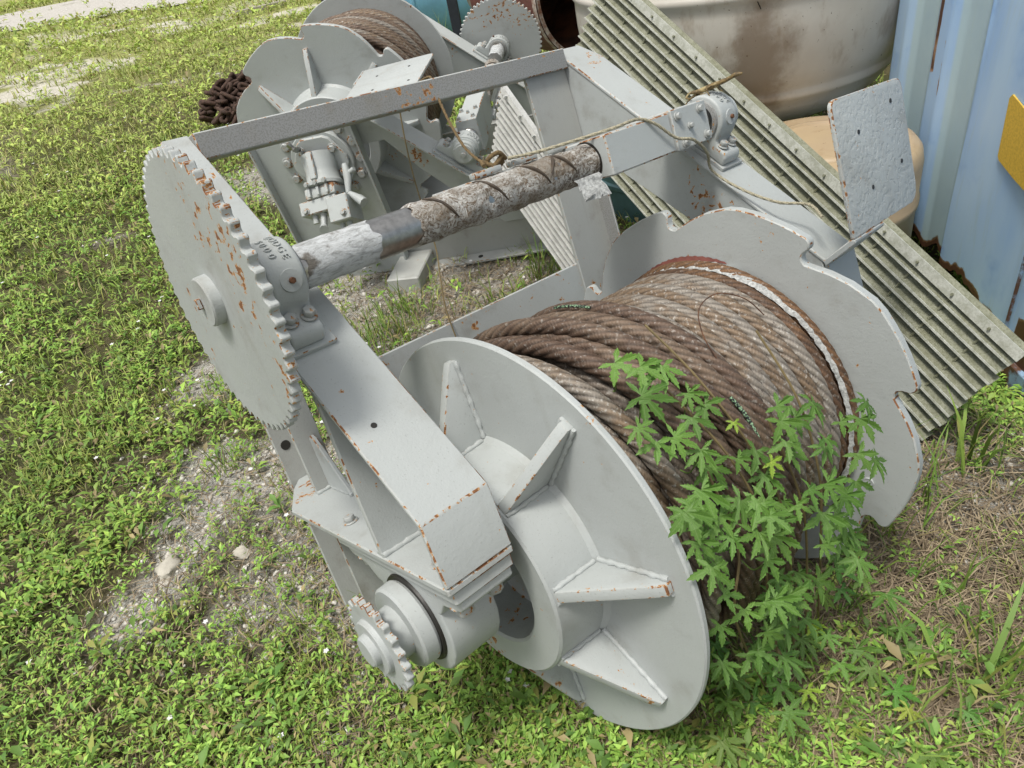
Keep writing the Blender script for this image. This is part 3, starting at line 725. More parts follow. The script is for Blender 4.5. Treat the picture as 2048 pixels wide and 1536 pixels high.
W_.append((rope_mesh(0.27, 0.22, 0.452, 0.0205, 0, 2*PI, 330, 36, ph=1.0, wob=0.004), ROPE_RED)); W_.append((rope_mesh(0.115, 0.10, 0.408, 0.0205, 0, 2*PI, 330, 36, ph=2.0, wob=0.004), ROPE_GREY))
rope_thing('wire_rope', 'thick rusty wire rope wound on the foreground winch drum', FRONT_M, W_, (0.4, 0.0, -0.4))
W2 = []
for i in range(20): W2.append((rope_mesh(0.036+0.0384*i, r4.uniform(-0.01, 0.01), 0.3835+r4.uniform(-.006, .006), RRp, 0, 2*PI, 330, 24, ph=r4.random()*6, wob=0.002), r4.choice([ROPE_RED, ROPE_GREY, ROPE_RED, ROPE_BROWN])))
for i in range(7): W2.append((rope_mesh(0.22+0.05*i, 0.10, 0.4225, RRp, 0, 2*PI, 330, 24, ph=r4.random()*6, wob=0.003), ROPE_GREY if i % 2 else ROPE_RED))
rope_thing('wire_rope', 'rusty wire rope wound on the drum of the winch standing behind', BG_M, W2, (0.4, 0.4, 0.0))

# frayed fabric band squeezed between the last rope turns
bm = bmesh.new(); v0 = None; r5 = random.Random(8)
for i in range(121):
    a = math.radians(58 + 165*i/120); row = []
    for k in range(5):
        u = k/4; rad = 0.398 + 0.010*math.sin(PI*u) + r5.uniform(-.0022, .0022); x = 0.745 + u*(0.046*max(0.0, 1-max(0, i-34)/26)**1.2 + 0.012)
        if i >= 60: x -= 0.0; rad += 0.004
        row.append(bm.verts.new((x + r5.uniform(-.0015, .0015), rad*math.cos(a), rad*math.sin(a))))
    if v0:
        for k in range(4): bm.faces.new((v0[k], v0[k+1], row[k+1], row[k]))
    v0 = row
me = finish(bm, 0, merge=False, angle=80)
band = link('fabric_band', me, [WHITEFIB]); band.matrix_world = FRONT_M
tag(band, 'frayed white fabric band between the rope and the notched flange', 'fabric')

# ------------------------------------------------------------------ cords
CORD = simple('pale_braided_cord', (0.50, 0.46, 0.33), 0.85, 0, 0.45, 260, 0.8, 400)
CORDB = simple('brown_cord', (0.20, 0.135, 0.06), 0.85, 0, 0.5, 200, 0.8, 400)
def fw(p): return FRONT_M @ Vector(p)
def braided(pts, r, name, label, mat, n=8, cat='cord'):
    P = smooth_path(pts, n); bm = bmesh.new()
    for k in range(3):
        q = []
        for i, p in enumerate(P):
            t = (P[min(i+1, len(P)-1)] - P[max(i-1, 0)]).normalized(); u = t.cross(Vector((0.3, 0.2, 1))).normalized(); v = t.cross(u)
            a = i*1.1 + k*2*PI/3; q.append(p + (u*math.cos(a)+v*math.sin(a))*r*0.45)
        addtube(bm, q, r*0.62, 6)
    o = link(name, finish(bm, 0, merge=False, angle=80), [mat]); return tag(o, label, cat)
cordpts = [fw(p) for p in ((1.055, -0.255, 0.415), (1.10, -0.20, 0.445), (1.06, -0.13, 0.475), (1.05, -0.033, 0.533), (1.045, 0.04, 0.60), (1.0, 0.01, 0.655), (0.905, -0.026, 0.705), (0.85, -0.016, 0.725), (0.79, -0.010, 0.775), (0.745, 0.004, 0.800), (0.66, 0.01, 0.799), (0.55, 0.06, 0.80), (0.47, 0.11, 0.803), (0.41, 0.14, 0.81))]
braided(cordpts, 0.0043, 'cord', 'thin cream braided cord lying along the screw carriage and beam', CORD)
cb = [(0.411, 0.16, 0.806), (0.403, 0.20, 0.806), (0.409, 0.25, 0.826), (0.45, 0.35, 0.872), (0.482, 0.42, 0.935), (0.511, 0.475, 0.992), (0.543, 0.53, 1.062), (0.563, 0.56, 1.096), (0.56, 0.605, 1.098), (0.53, 0.625, 1.08), (0.50, 0.63, 1.03)]
braided([fw(p) for p in cb], 0.0042, 'cord', 'brown cord looped over the grey cross bar and knotted on the guide bar', CORDB)
knot = [(0.41, 0.15, 0.812), (0.385, 0.14, 0.83), (0.365, 0.16, 0.822), (0.375, 0.175, 0.806), (0.395, 0.16, 0.80), (0.40, 0.145, 0.822), (0.37, 0.15, 0.805), (0.35, 0.165, 0.82), (0.34, 0.15, 0.81)]
tag(link('cord_knot', tube(smooth_path([fw(p) for p in knot], 6), 0.0058, 8), [CORDB]), 'tangled brown knot of cord on the guide bar', 'knot')
w1 = [fw(p) for p in ((0.465, 0.606, 1.09), (0.455, 0.608, 1.027), (0.444, 0.61, 0.964), (0.432, 0.61, 0.879), (0.422, 0.605, 0.792), (0.415, 0.60, 0.64), (0.368, 0.56, 0.541), (0.333, 0.53, 0.449), (0.32, 0.50, 0.30))]
tag(link('dry_stem', tube(smooth_path(w1, 6), 0.0022, 6), [STEM]), 'long thin dry stem hanging below the cross bar', 'stem')
STRIPE = (lambda t: t.done(t.mix(t.ramp(t.noise(220, 1), 0.5, 0.56), (0.015, 0.02, 0.02), (0.25, 0.40, 0.24)), 0.6))(NT('green_black_cord'))
gp_ = []
for i in range(12):
    a = math.radians(150 + 3.6*i); gp_.append(fw((0.355+0.002*i+0.004*math.sin(i), 0.447*math.cos(a), 0.447*math.sin(a))))
braided(gp_, 0.0042, 'cord', 'black and green cord tucked between the rope turns', STRIPE, 4)
gp2 = [fw((0.335, 0.447*math.cos(math.radians(a)), 0.447*math.sin(math.radians(a)))) for a in (84, 88, 92, 96, 100)]
braided(gp2, 0.0036, 'cord', 'short black and green cord end showing on top of the rope', STRIPE, 4)
wi = [fw((x, 0.46*math.cos(math.radians(a))*k, 0.46*math.sin(math.radians(a))*k)) for x, a, k in ((0.40, 140, 0.97), (0.40, 133, 1.02), (0.44, 127, 1.06), (0.52, 126, 1.06), (0.60, 130, 1.0), (0.64, 136, 0.93))]
tag(link('loose_wire', tube(smooth_path(wi, 6), 0.0014, 5), [RUSTY]), 'thin loose wire curling over the rope', 'wire')

# ------------------------------------------------------------------ lizard on the far pillow block
def lizard():
    def lz(t, lift, dx=0.0):      # t: angle round the dome in degrees, lift above it
        a_ = math.radians(t); r_ = PRD + lift; return (1.137+dx, YS + r_*math.cos(a_), ZS + r_*math.sin(a_))
    c = [fw(p) for p in (lz(18, 0.004, -0.045), lz(40, 0.004, -0.034), lz(62, 0.006, -0.022), (1.122, 0.098, 0.813), (1.128, 0.072, 0.819), (1.134, 0.038, 0.822), (1.139, 0.006, 0.824), (1.142, -0.014, 0.827), (1.145, -0.030, 0.831), (1.148, -0.052, 0.828))]
    rad = [0.0012, 0.0024, 0.0036, 0.0052, 0.0088, 0.0108, 0.0094, 0.0066, 0.0086, 0.0036]
    me = bpy.data.meshes.new('lizard'); V = list(c); E = [(i, i+1) for i in range(9)]; RD = list(rad)
    def limb(b, pts, rs):
        prev = b
        for p, r in zip(pts, rs): V.append(fw(p)); RD.append(r); E.append((prev, len(V)-1)); prev = len(V)-1
    for sg in (-1, 1):
        limb(4, [lz(70, 0.020, -0.006+sg*0.018), lz(62, 0.014, -0.004+sg*0.028), lz(72, 0.003, -0.004+sg*0.034), lz(80, 0.0018, -0.004+sg*0.040)], [0.0042, 0.0032, 0.0024, 0.0018])
        limb(6, [lz(118, 0.026, 0.004+sg*0.017), lz(108, 0.016, 0.006+sg*0.025), lz(116, 0.003, 0.006+sg*0.029), lz(123, 0.0018, 0.006+sg*0.034)], [0.0036, 0.0028, 0.0022, 0.0016])
    me.from_pydata(V, E, [])
    o = bpy.data.objects.new('lizard', me); COL.objects.link(o)
    sk = o.modifiers.new('skin', 'SKIN'); ss = o.modifiers.new('sub', 'SUBSURF'); ss.levels = ss.render_levels = 2
    for i, r in enumerate(RD): me.skin_vertices[0].data[i].radius = (r, r*0.85)
    me.skin_vertices[0].data[5].use_root = True
    t = NT('lizard_skin'); n = t.noise(140, 4, 0.7); n2 = t.noise(45, 3)
    cc = t.mix(t.ramp(n, 0.42, 0.6), (0.21, 0.145, 0.055), (0.075, 0.05, 0.022)); cc = t.mix(t.ramp(n2, 0.55, 0.65), cc, (0.34, 0.27, 0.13))
    me.materials.append(t.done(cc, 0.6, t.bump(n, 0.5, 0.001)))
    return tag(o, 'small brown lizard basking on top of the far pillow block', 'lizard')
lizard()

# ------------------------------------------------------------------ gratings
def grating_mat(name, a, b, moss):
    t = NT(name); n1 = t.noise(30, 6, 0.7); n2 = t.noise(160, 4, 0.7); n3 = t.noise(5, 3)
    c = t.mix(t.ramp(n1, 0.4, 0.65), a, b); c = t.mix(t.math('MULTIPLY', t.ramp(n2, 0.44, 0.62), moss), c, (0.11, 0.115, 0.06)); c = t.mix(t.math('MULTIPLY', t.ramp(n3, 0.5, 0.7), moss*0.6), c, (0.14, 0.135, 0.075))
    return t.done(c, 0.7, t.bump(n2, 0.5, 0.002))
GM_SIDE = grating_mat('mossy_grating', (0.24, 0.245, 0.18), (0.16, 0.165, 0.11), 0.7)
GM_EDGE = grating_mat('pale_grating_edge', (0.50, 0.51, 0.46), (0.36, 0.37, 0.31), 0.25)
GM_WHITE = grating_mat('white_grating', (0.62, 0.62, 0.60), (0.50, 0.50, 0.48), 0.12)
def grating(name, label, T0, B0, wstep, nb, depth, mats, rods, sag=0.0, first_wide=True, rod_mat=None, stud=0.0, slant=0.0, capw=0.24, group='grating panels leaning behind the front winch'):
    """T0, B0: ends of bar 0; wstep: vector from one bar to the next"""
    T0 = Vector(T0); B0 = Vector(B0); w = Vector(wstep); L = B0-T0
    nrm = L.cross(w).normalized()
    if nrm.dot(CAM-T0) < 0: nrm = -nrm
    root = empty(name, label, 'grating', Matrix.Translation(B0 + w*(nb-1)), group)
    o0 = B0 + w*(nb-1)
    wd = w.normalized(); ld = L.normalized(); NS = 12
    def pt(u, k): return T0 + L*u + w*k - o0 - nrm*sag*math.sin(PI*u) + Vector((0, 0, -1))*sag*0.4*math.sin(PI*u)
    rr_ = random.Random(len(name)+nb)
    for k in range(nb):
        bm = bmesh.new(); tw = w.length*0.10; wide = w.length*(0.85 if (k == 0 and first_wide) else capw)
        du = rr_.uniform(-0.004, 0.004)
        rows = []
        # T section: thin cap towards the camera and a deep web behind it
        off = slant*w.length; sec = [(-wide/2, 0), (wide/2, 0), (wide/2, -0.005), (tw/2-0.12*off, -0.008), (tw/2-off, -depth), (-tw/2-off, -depth), (-tw/2-0.12*off, -0.008), (-wide/2, -0.005)]
        for i in range(NS+1):
            c = pt(i/NS + (du if i in (0, NS) else 0), k)
            rows.append([bm.verts.new(c + wd*a + nrm*b) for a, b in sec])
        m = len(sec)
        for A, B in zip(rows, rows[1:]):
            for j in range(m):
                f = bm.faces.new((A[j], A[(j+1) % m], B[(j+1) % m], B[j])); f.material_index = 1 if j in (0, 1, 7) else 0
        bm.faces.new(rows[0]).material_index = 1; bm.faces.new(list(reversed(rows[-1]))).material_index = 1
        bmesh.ops.recalc_face_normals(bm, faces=bm.faces)
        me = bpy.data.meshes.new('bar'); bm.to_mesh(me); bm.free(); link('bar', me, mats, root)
    for u in rods:
        a = pt(u, 0) - nrm*depth*0.45 - wd*(w.length*0.2); b = pt(u, nb-1) - nrm*depth*0.45 + wd*(w.length*0.2)
        link('cross_rod', tube([a, b], 0.0045, 6), [mats[0]], root)
        if stud > 0:
            c = pt(u, 0); link('rivet', tube([c, c + nrm*stud], 0.005, 6), [mats[0]], root)
    return root
def onray(px, py, d):
    c = ((px-1024)/1415.02*d, (py-768)/1415.02*d, d)
    return CAM + Vector((RW[0][0]*c[0]+RW[1][0]*c[1]+RW[2][0]*c[2], RW[0][1]*c[0]+RW[1][1]*c[1]+RW[2][1]*c[2], RW[0][2]*c[0]+RW[1][2]*c[1]+RW[2][2]*c[2]))
# mossy panel (end points measured in the place)
gT0 = CAM + (Vector((2.181, 1.547, 1.236))-CAM)*0.983; gT8 = CAM + (Vector((2.105, 1.703, 0.942))-CAM)*0.983; gB0 = CAM + (Vector((1.593, -0.534, 0.236))-CAM)*0.983
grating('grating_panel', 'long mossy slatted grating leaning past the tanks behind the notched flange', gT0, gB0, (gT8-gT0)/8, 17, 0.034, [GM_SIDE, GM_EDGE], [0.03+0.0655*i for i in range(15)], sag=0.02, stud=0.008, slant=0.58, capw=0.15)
c0 = onray(1001, 176, 3.02); c1 = onray(1240, 512, 3.0)
cw = onray(999, 189.5, 3.035) - c0
grating('grating_panel', 'white painted slatted grating standing between the two winches', c0, c1, cw, 13, 0.035, [GM_WHITE, GM_WHITE], [0.05+0.118*i for i in range(8)], sag=0.0, stud=0.02, slant=0.5, capw=0.42)

# ------------------------------------------------------------------ container
def container():
    D3 = Vector((0.681, 0.733, 0)); N3 = Vector((-0.733, 0.681, 0))       # along the wall, out of the wall towards the yard
    P2 = CAM + (Vector((1.792, -0.562, -0.15))-CAM)*1.15
    s1 = 1.15
    root = empty('shipping_container', 'pale blue steel shipping container with a rusted hole along its lower edge', 'container', Matrix.Translation(P2 + Vector((0, 0, -0.02))))
    def prof(s):
        s = s/s1
        if s < 0.70: return 0.0
        q = (s-0.70) % 0.333
        if q < 0.065: return -0.034*q/0.065
        if q < 0.185: return -0.034
        if q < 0.25: return -0.034*(1-(q-0.185)/0.065)
        return 0.0
    cols = []
    s = -1.6
    while s < 1.66: cols.append(s); s += 0.011 if 0.1 < s < 1.8 else 0.03
    t = NT('blue_container_paint'); sx = t.n('ShaderNodeSeparateXYZ'); t.l(t.tc, sx.inputs[0])
    at = t.n('ShaderNodeVertexColor'); at.layer_name = 'tint'; sp = t.n('ShaderNodeSeparateColor'); t.l(at.outputs['Color'], sp.inputs[0])
    n1 = t.noise(2.4, 4, 0.6, t.stretch(1, 1, 0.35)); n2 = t.noise(16, 5, 0.65); n3 = t.noise(22, 5, 0.7, t.stretch(1, 1, 0.10))
    c = t.mix(t.ramp(n1, 0.35, 0.65), (0.31, 0.48, 0.74), (0.41, 0.57, 0.75)); c = t.mix(t.math('MULTIPLY', t.ramp(t.noise(3.5, 4, 0.6), 0.52, 0.68), 0.55), c, (0.16, 0.31, 0.62))
    c = t.mix(t.math('MULTIPLY', t.ramp(n3, 0.5, 0.75), 0.45), c, (0.38, 0.47, 0.46))
    c = t.mix(t.math('MULTIPLY', sp.outputs[1], 0.75), c, (0.40, 0.52, 0.53))
    rv = t.math('ADD', sp.outputs[0], t.math('MULTIPLY', t.math('SUBTRACT', n2, 0.5), 0.7))
    c = t.mix(t.ramp(rv, 0.38, 0.5), c, (0.30, 0.17, 0.09)); c = t.mix(t.ramp(rv, 0.5, 0.62), c, (0.085, 0.038, 0.02))
    mat = t.done(c, 0.45, t.bump(n2, 0.15, 0.004, t.bump(t.ramp(rv, 0.4, 0.6), 0.4, 0.004)))
    V, Fc, tint = [], [], []
    NZ = 40; r6 = random.Random(4)
    jag = 0.0
    for i, s in enumerate(cols):
        jag = (float(vnoise(s*11, 3.3, 1.0))-0.5)*0.09 + (float(vnoise(s*37, 8.1, 1.0))-0.5)*0.04; u = s/s1
        zb = -0.02
        if 0.18 < u < 1.35: zb = 0.315 + jag - 0.06*max(0, (0.5-u)/0.3)
        if u <= 0.18: zb = -0.02
        for j in range(NZ+1):
            v = (j/NZ)**1.8; z = zb + (2.6-zb)*v
            p = D3*s + N3*(prof(s)*1.0 + (0.010*math.sin(u*9+z*3) if u < 0.7 else 0.0))
            V.append((p.x, p.y, z))
            dd = max(0.0, 1-(z-zb)/0.07)*0.9 if 0.1 < u < 1.4 else max(0, 1-(z-zb)/0.06)*0.5
            ru = dd
            for (us, uw, z0, z1) in ((1.02, 0.014, 1.1, 1.9), (0.955, 0.007, 0.95, 1.3), (0.225, 0.012, 0.25, 0.8)):
                if abs(u-us) < uw and z0 < z < z1: ru = max(ru, (0.62 if us > 1 else 0.45) + 0.12*math.sin(z*23+us*9))
            if abs(u-0.10) < 0.07 and abs(z-0.29) < 0.12: ru = max(ru, 0.8)
            tint.append((ru, 1.0 if prof(s) < -0.017 else 0.0, 0))
    for i in range(len(cols)-1):
        for j in range(NZ): a = i*(NZ+1)+j; Fc.append((a, a+NZ+1, a+NZ+2, a+1))
    w = np_mesh('side_wall', np.array(V), np.array(Fc), mat, np.array(tint), smooth=False, parent=root)
    w.data.polygons.foreach_set('use_smooth', [True]*len(w.data.polygons)); w.data.set_sharp_from_angle(angle=math.radians(25))
    def slab(name, s0, s1_, n0, n1, z0, z1, mat, bevel=0.004, par=root):
        Tm = Matrix(((D3.x, N3.x, 0, 0), (D3.y, N3.y, 0, 0), (0, 0, 1, 0), (0, 0, 0, 1)))
        return link(name, box(s0, s1_, n0, n1, z0, z1, bevel, Tm), mat, par)
    tt = NT('rusty_rail'); nn = tt.noise(9, 5, 0.7); cc = tt.mix(tt.ramp(nn, 0.40, 0.55), (0.24, 0.36, 0.50), (0.10, 0.048, 0.026)); railm = tt.done(cc, 0.7, tt.bump(nn, 0.4, 0.006))
    slab('bottom_rail', -1.6, 0.18, -0.03, 0.03, 0.10, 0.22, [railm, railm])
    slab('floor_beam', 0.2, 1.66, -0.12, -0.05, -0.06, 0.05, [simple('dark_rust', (0.05, 0.03, 0.02), 0.9, 0, 0.5, 20)]*2)
    slab('back_wall', -1.6, 1.66, -2.4, -2.35, -0.02, 2.6, [railm, railm])
    slab('end_wall', 1.645, 1.66, -2.35, -0.045, -0.02, 2.6, [railm, railm]); slab('roof', -1.6, 1.66, -2.4, 0.0, 2.605, 2.65, [railm, railm])
    # yellow sticker
    ym = simple('yellow_sticker', (0.66, 0.43, 0.055), 0.6, 0, 0.25, 120)
    pl = [(0.36, 0.60), (0.462, 0.628), (0.472, 0.64), (0.482, 0.828), (0.470, 0.842), (0.34, 0.80), (0.22, 0.76), (0.22, 0.57)]
    bm = bmesh.new(); up = [bm.verts.new(D3*(a*s1) + N3*0.016 + Vector((0, 0, b*1.15+0.193))) for a, b in pl]; bm.faces.new(up)
    ex = bmesh.ops.extrude_face_region(bm, geom=bm.faces[:]); 
    for v in [g for g in ex['geom'] if isinstance(g, bmesh.types.BMVert)]: v.co -= N3*0.006
    st = link('sticker', finish(bm, 0), [ym], root); st['label'] = 'yellow rectangular sticker on the container'
    # vertical door seam
    slab('door_seam', 0.232, 0.240, 0.008, 0.020, -0.02, 2.6, [railm, railm], 0.001)
    return root
container()

# ------------------------------------------------------------------ tanks
def tank_mat(name, a, b, stain, spot=None):
    t = NT(name); n1 = t.noise(3, 4, 0.6); n2 = t.noise(9, 5, 0.65, t.stretch(1, 1, 0.4)); n3 = t.noise(60, 3)
    c = t.mix(t.ramp(n1, 0.3, 0.7), a, b); c = t.mix(t.math('MULTIPLY', t.ramp(n2, 0.53, 0.72), 0.6), c, stain)
    c = t.mix(t.ramp(n3, 0.70, 0.74), c, tuple(v*0.4 for v in stain))
    if spot is not None:      # one brown water stain running down the side
        mp = t.n('ShaderNodeMapping'); mp.inputs['Location'].default_value = -spot; t.l(t.tc, mp.inputs['Vector'])
        mp2 = t.n('ShaderNodeMapping'); mp2.inputs['Scale'].default_value = (1, 1, 0.42); t.l(mp.outputs[0], mp2.inputs['Vector'])
        ln = t.n('ShaderNodeVectorMath', operation='LENGTH'); t.l(mp2.outputs[0], ln.inputs[0])
        dd_ = t.math('ADD', ln.outputs['Value'], t.math('MULTIPLY', t.math('SUBTRACT', t.noise(7, 5, 0.65), 0.5), 0.22))
        c = t.mix(t.math('MULTIPLY', t.ramp(dd_, 0.08, 0.20, 1, 0), 0.75), c, (0.17, 0.115, 0.07))
    return t.done(c, 0.42, t.bump(n3, 0.08, 0.003))
AX = Vector((0.681, 0.733, 0.0))
def tank(name, label, c, R, length, mat, ribs, lean=0.0, stain=None):
    ax = (AX + Vector((0, 0, lean))).normalized()
    prof = [(-R*0.06, 0.0), (-R*0.055, R*0.62), (-R*0.07, R*0.66), (-R*0.07, R*0.70), (-R*0.045, R*0.74), (-R*0.02, R*0.88), (0.03, R*0.965), (0.09, R)]
    x = 0.08
    for rb in ribs:
        prof += [(rb-0.022, R), (rb-0.010, R+0.012), (rb+0.010, R+0.012), (rb+0.022, R)]
    prof += [(length, R), (length+0.1, R*0.9), (length+0.2, R*0.5), (length+0.22, 0.0)]
    root = empty(name, label, 'tank', frame(Vector(c)-Vector((0, 0, R)), ax))
    me = rev(prof, 72, Matrix.Translation((0, 0, R)), angle=40); link('shell', me, [mat], root)
    return root
def upright_tank():
    c = Vector((3.36, 1.59, 0)); zb = 0.33; Rt = 0.93
    root = empty('storage_tank', 'large dirty white upright plastic tank behind the mossy grating', 'tank', Matrix.Translation((c.x, c.y, zb)))
    prof = [(0, 0)] + [(0.62*(1-math.sin(math.radians(q_))), Rt*(0.66+0.34*math.cos(math.radians(q_)))) for q_ in (90, 80, 70, 60, 52, 44, 36, 29, 22, 15, 8, 0)]
    for rb in (0.70, 1.0, 1.3): prof += [(rb-0.03, Rt), (rb-0.016, Rt+0.014), (rb, Rt+0.018), (rb+0.016, Rt+0.014), (rb+0.03, Rt)]
    k_ = 6; (za, ra) = prof[k_]; prof[k_:k_+1] = [(za-0.035, ra-0.026), (za-0.012, ra+0.004), (za+0.008, ra+0.016), (za+0.03, ra+0.012), (za+0.045, ra+0.012)]
    prof += [(1.5, Rt), (1.62, Rt*0.93), (1.7, Rt*0.5), (1.72, 0)]
    Tup = Matrix(((0, 0, 1, 0), (0, 1, 0, 0), (1, 0, 0, 0), (0, 0, 0, 1)))
    link('shell', rev(prof, 120, Tup, angle=60), [tank_mat('white_tank_plastic', (0.60, 0.57, 0.51), (0.53, 0.49, 0.43), (0.30, 0.225, 0.15), (Vector((CAM.x-3.36, CAM.y-1.59, 0)).normalized()*0.86+Vector((0.07, -0.08, 0.42))))], root)
    d = Vector((CAM.x-c.x, CAM.y-c.y, 0)).normalized(); side = Vector((-d.y, d.x, 0))
    def on(a, z): n_ = d*math.cos(a)+side*math.sin(a); return n_*(Rt+0.002) + Vector((0, 0, z))
    for pts in (((-0.04, 0.95), (0.02, 0.80), (0.06, 0.72), (0.10, 0.64)),):
        link('crack', tube([on(a, z) for a, z in smooth_pairs(pts)], 0.0022, 5), [simple('black_crack', (0.02, 0.016, 0.012), 0.8)], root)
    return root
def smooth_pairs(p): return [(v.x, v.y) for v in smooth_path([(a, b, 0) for a, b in p], 5)]
upright_tank()
def tan_tank():
    c = Vector((2.54, 0.62, 0)); z0 = float(height(c.x, c.y))-0.02; H = 0.435-z0; Rt = 0.42
    root = empty('storage_tank', 'tan plastic tank with a rounded shoulder standing beside the blue container', 'tank', Matrix.Translation((c.x, c.y, z0)))
    prof = [(0, 0), (0, Rt*0.95), (0.03, Rt), (H-0.30, Rt), (H-0.29, Rt+0.008), (H-0.26, Rt+0.008), (H-0.25, Rt), (H-0.09, Rt), (H-0.04, Rt*0.975), (H-0.012, Rt*0.92), (H, Rt*0.82), (H-0.002, Rt*0.62), (H+0.012, Rt*0.60), (H+0.015, Rt*0.56), (H+0.002, Rt*0.54), (H+0.01, 0)]
    Tup = Matrix(((0, 0, 1, 0), (0, 1, 0, 0), (1, 0, 0, 0), (0, 0, 0, 1)))
    link('shell', rev(prof, 96, Tup, angle=50), [tank_mat('tan_tank_plastic', (0.43, 0.325, 0.195), (0.39, 0.29, 0.185), (0.30, 0.20, 0.11))], root)
tan_tank()
# dirty runs and cracks on the white tank
dm = simple('black_crack', (0.02, 0.016, 0.012), 0.8)

# teal drum behind the grating
def drum(name, label, c, axis, R, h, mat, cat='drum', open_end=False, inner=None):
    T = frame(c, axis, (0, 0, 1) if abs(Vector(axis).normalized().z) < 0.9 else (1, 0, 0))
    root = empty(name, label, cat, T)
    if open_end:
        prof = [(h, R*0.98), (0.02, R), (0.0, R*1.02), (-0.012, R*1.02), (-0.012, R*0.95), (0.02, R*0.94), (h*0.98, R*0.93), (h*0.98, 0)]
        n = 56
        link('shell', rev(prof[:4], n), [mat], root); link('inside', rev([(-0.011, R*0.951), (0.02, R*0.94), (h*0.98, R*0.93), (h*0.98, 0)], n), [inner], root)
        link('rim', rev([(-0.02, R*1.025), (-0.02, R*0.96), (-0.0125, R*0.955), (0.03, R*1.0), (0.03, R*1.035), (-0.015, R*1.035)], n), [simple('flaking_white_paint', (0.55, 0.50, 0.45), 0.8, 0, 0.6, 30, 0.5, 60, dark=(0.22, 0.09, 0.05))], root)
    else:
        link('shell', rev([(0, 0), (0, R*0.9), (0.03, R), (h*0.33, R), (h*0.34, R*1.03), (h*0.36, R*1.03), (h*0.37, R), (h*0.66, R), (h*0.67, R*1.03), (h*0.69, R*1.03), (h*0.70, R), (h-0.03, R), (h, R*0.9), (h, 0)], 56), [mat], root)
    return root
TEAL = simple('teal_plastic', (0.10, 0.20, 0.22), 0.5, 0, 0.35, 6)
drum('plastic_drum', 'dark teal plastic drum seen through the mossy grating', onray(1330, 290, 4.1)-Vector((0, 0, 0.45)), (0, 0, 1), 0.42, 1.0, TEAL)
rin = simple('rusty_pipe_inside', (0.12, 0.042, 0.018), 0.9, 0, 0.75, 7, 0.5, 60, dark=(0.025, 0.011, 0.007))
rout = simple('red_oxide_steel', (0.17, 0.060, 0.050), 0.7, 0, 0.4, 9, 0.3, 60)
pc = onray(1176, -30, 5.0)
pipe = drum('steel_pipe', 'short red oxide steel pipe section with a rusty open end', pc, Vector((0.15, 0.98, 0.02)), 0.46, 0.9, rout, 'pipe', True, rin)
PINK = simple('pink_chalk', (0.62, 0.22, 0.19), 0.9)
def on_pipe(x, a): return Vector((x, 0.4715*math.cos(a), 0.4715*math.sin(a)))
for st_ in (((0.10, 3.0), (0.16, 3.2), (0.10, 3.35), (0.2, 3.45)), ((0.24, 3.0), (0.3, 3.3), (0.22, 3.5)), ((0.08, 3.55), (0.2, 3.6), (0.3, 3.5)), ((0.33, 3.2), (0.26, 3.4), (0.36, 3.55))):
    link('chalk_mark', tube([on_pipe(x, a) for x, a in st_], 0.006, 5), [PINK], pipe)
link('latch', box(-0.05, 0.05, -0.015, 0.015, -0.02, 0.02, 0.004, Matrix.Translation((0.0, 0.478*math.cos(3.7), 0.478*math.sin(3.7)))), [simple('pale_latch', (0.5, 0.48, 0.42), 0.7)]*2, pipe)
BLUE = simple('sky_blue_plastic', (0.24, 0.54, 0.76), 0.4, 0, 0.3, 3)
bt = onray(862, -30, 9.0)
drum('blue_tank', 'bright blue plastic tank lying in the grass behind the rear winch', bt-Vector((0.6, -0.45, 0)), Vector((0.75, -0.6, 0)), 0.72, 1.5, BLUE, 'tank')
NAVY = simple('dark_navy_steel', (0.022, 0.027, 0.04), 0.6)
q = onray(921, 90, 7.4)
T = Matrix.Translation((q.x, q.y, float(height(q.x, q.y)))) @ Matrix.Rotation(0.9, 4, 'Z')
fr = empty('steel_rack', 'dark navy steel rack standing behind the rear sprocket', 'rack', T)
link('upright', box(-0.06, 0.06, -0.05, 0.05, -0.05, 1.2, 0.006), [NAVY, NAVY], fr); link('upright', box(0.55, 0.67, -0.05, 0.05, -0.05, 1.2, 0.006), [NAVY, NAVY], fr); link('top_rail', box(-0.06, 0.67, -0.05, 0.05, 1.205, 1.30, 0.006), [NAVY, NAVY], fr)
drum('pipe_roller', 'pale grey roller pipe with dark end cap beside the navy rack', onray(952, -8, 7.2), Vector((0.8, 0.1, 0.0)), 0.16, 0.7, simple('beige_pipe', (0.30, 0.29, 0.24), 0.6, 0, .3, 8), 'roller')
drum('rubbish_bin', 'black plastic bin at the top edge above the rear flange', onray(665, -40, 12.5)-Vector((0, 0, 0.45)), (0, 0, 1), 0.30, 1.0, simple('black_plastic', (0.012, 0.012, 0.013), 0.5), 'bin')

# ------------------------------------------------------------------ chain pile
CHAIN = simple('rusted_chain', (0.085, 0.045, 0.030), 0.85, 0.1, 0.5, 40, 0.5, 90, dark=(0.032, 0.019, 0.014))
def link_mesh(L=0.15, Wd=0.095, r=0.021):
    bm = bmesh.new(); n, m = 18, 8; rings = []
    for i in range(n):
        a = 2*PI*i/n; cx = math.cos(a); sy = math.sin(a)
        p = Vector(((L/2-Wd/2+r)*(1 if cx > 0 else -1)*(1 if abs(cx) > 0.15 else abs(cx)/0.15) + (Wd/2-r)*cx, (Wd/2-r)*sy*1.0, 0)); t_ = Vector((-sy, cx, 0)); u = Vector((cx, sy, 0))
        rings.append([bm.verts.new(p + (u*math.cos(2*PI*k/m) + Vector((0, 0, 1))*math.sin(2*PI*k/m))*r) for k in range(m)])
    for i in range(n):
        A, B = rings[i], rings[(i+1) % n]
        for k in range(m): bm.faces.new((A[k], A[(k+1) % m], B[(k+1) % m], B[k]))
    return finish(bm, 0, merge=False, angle=80)
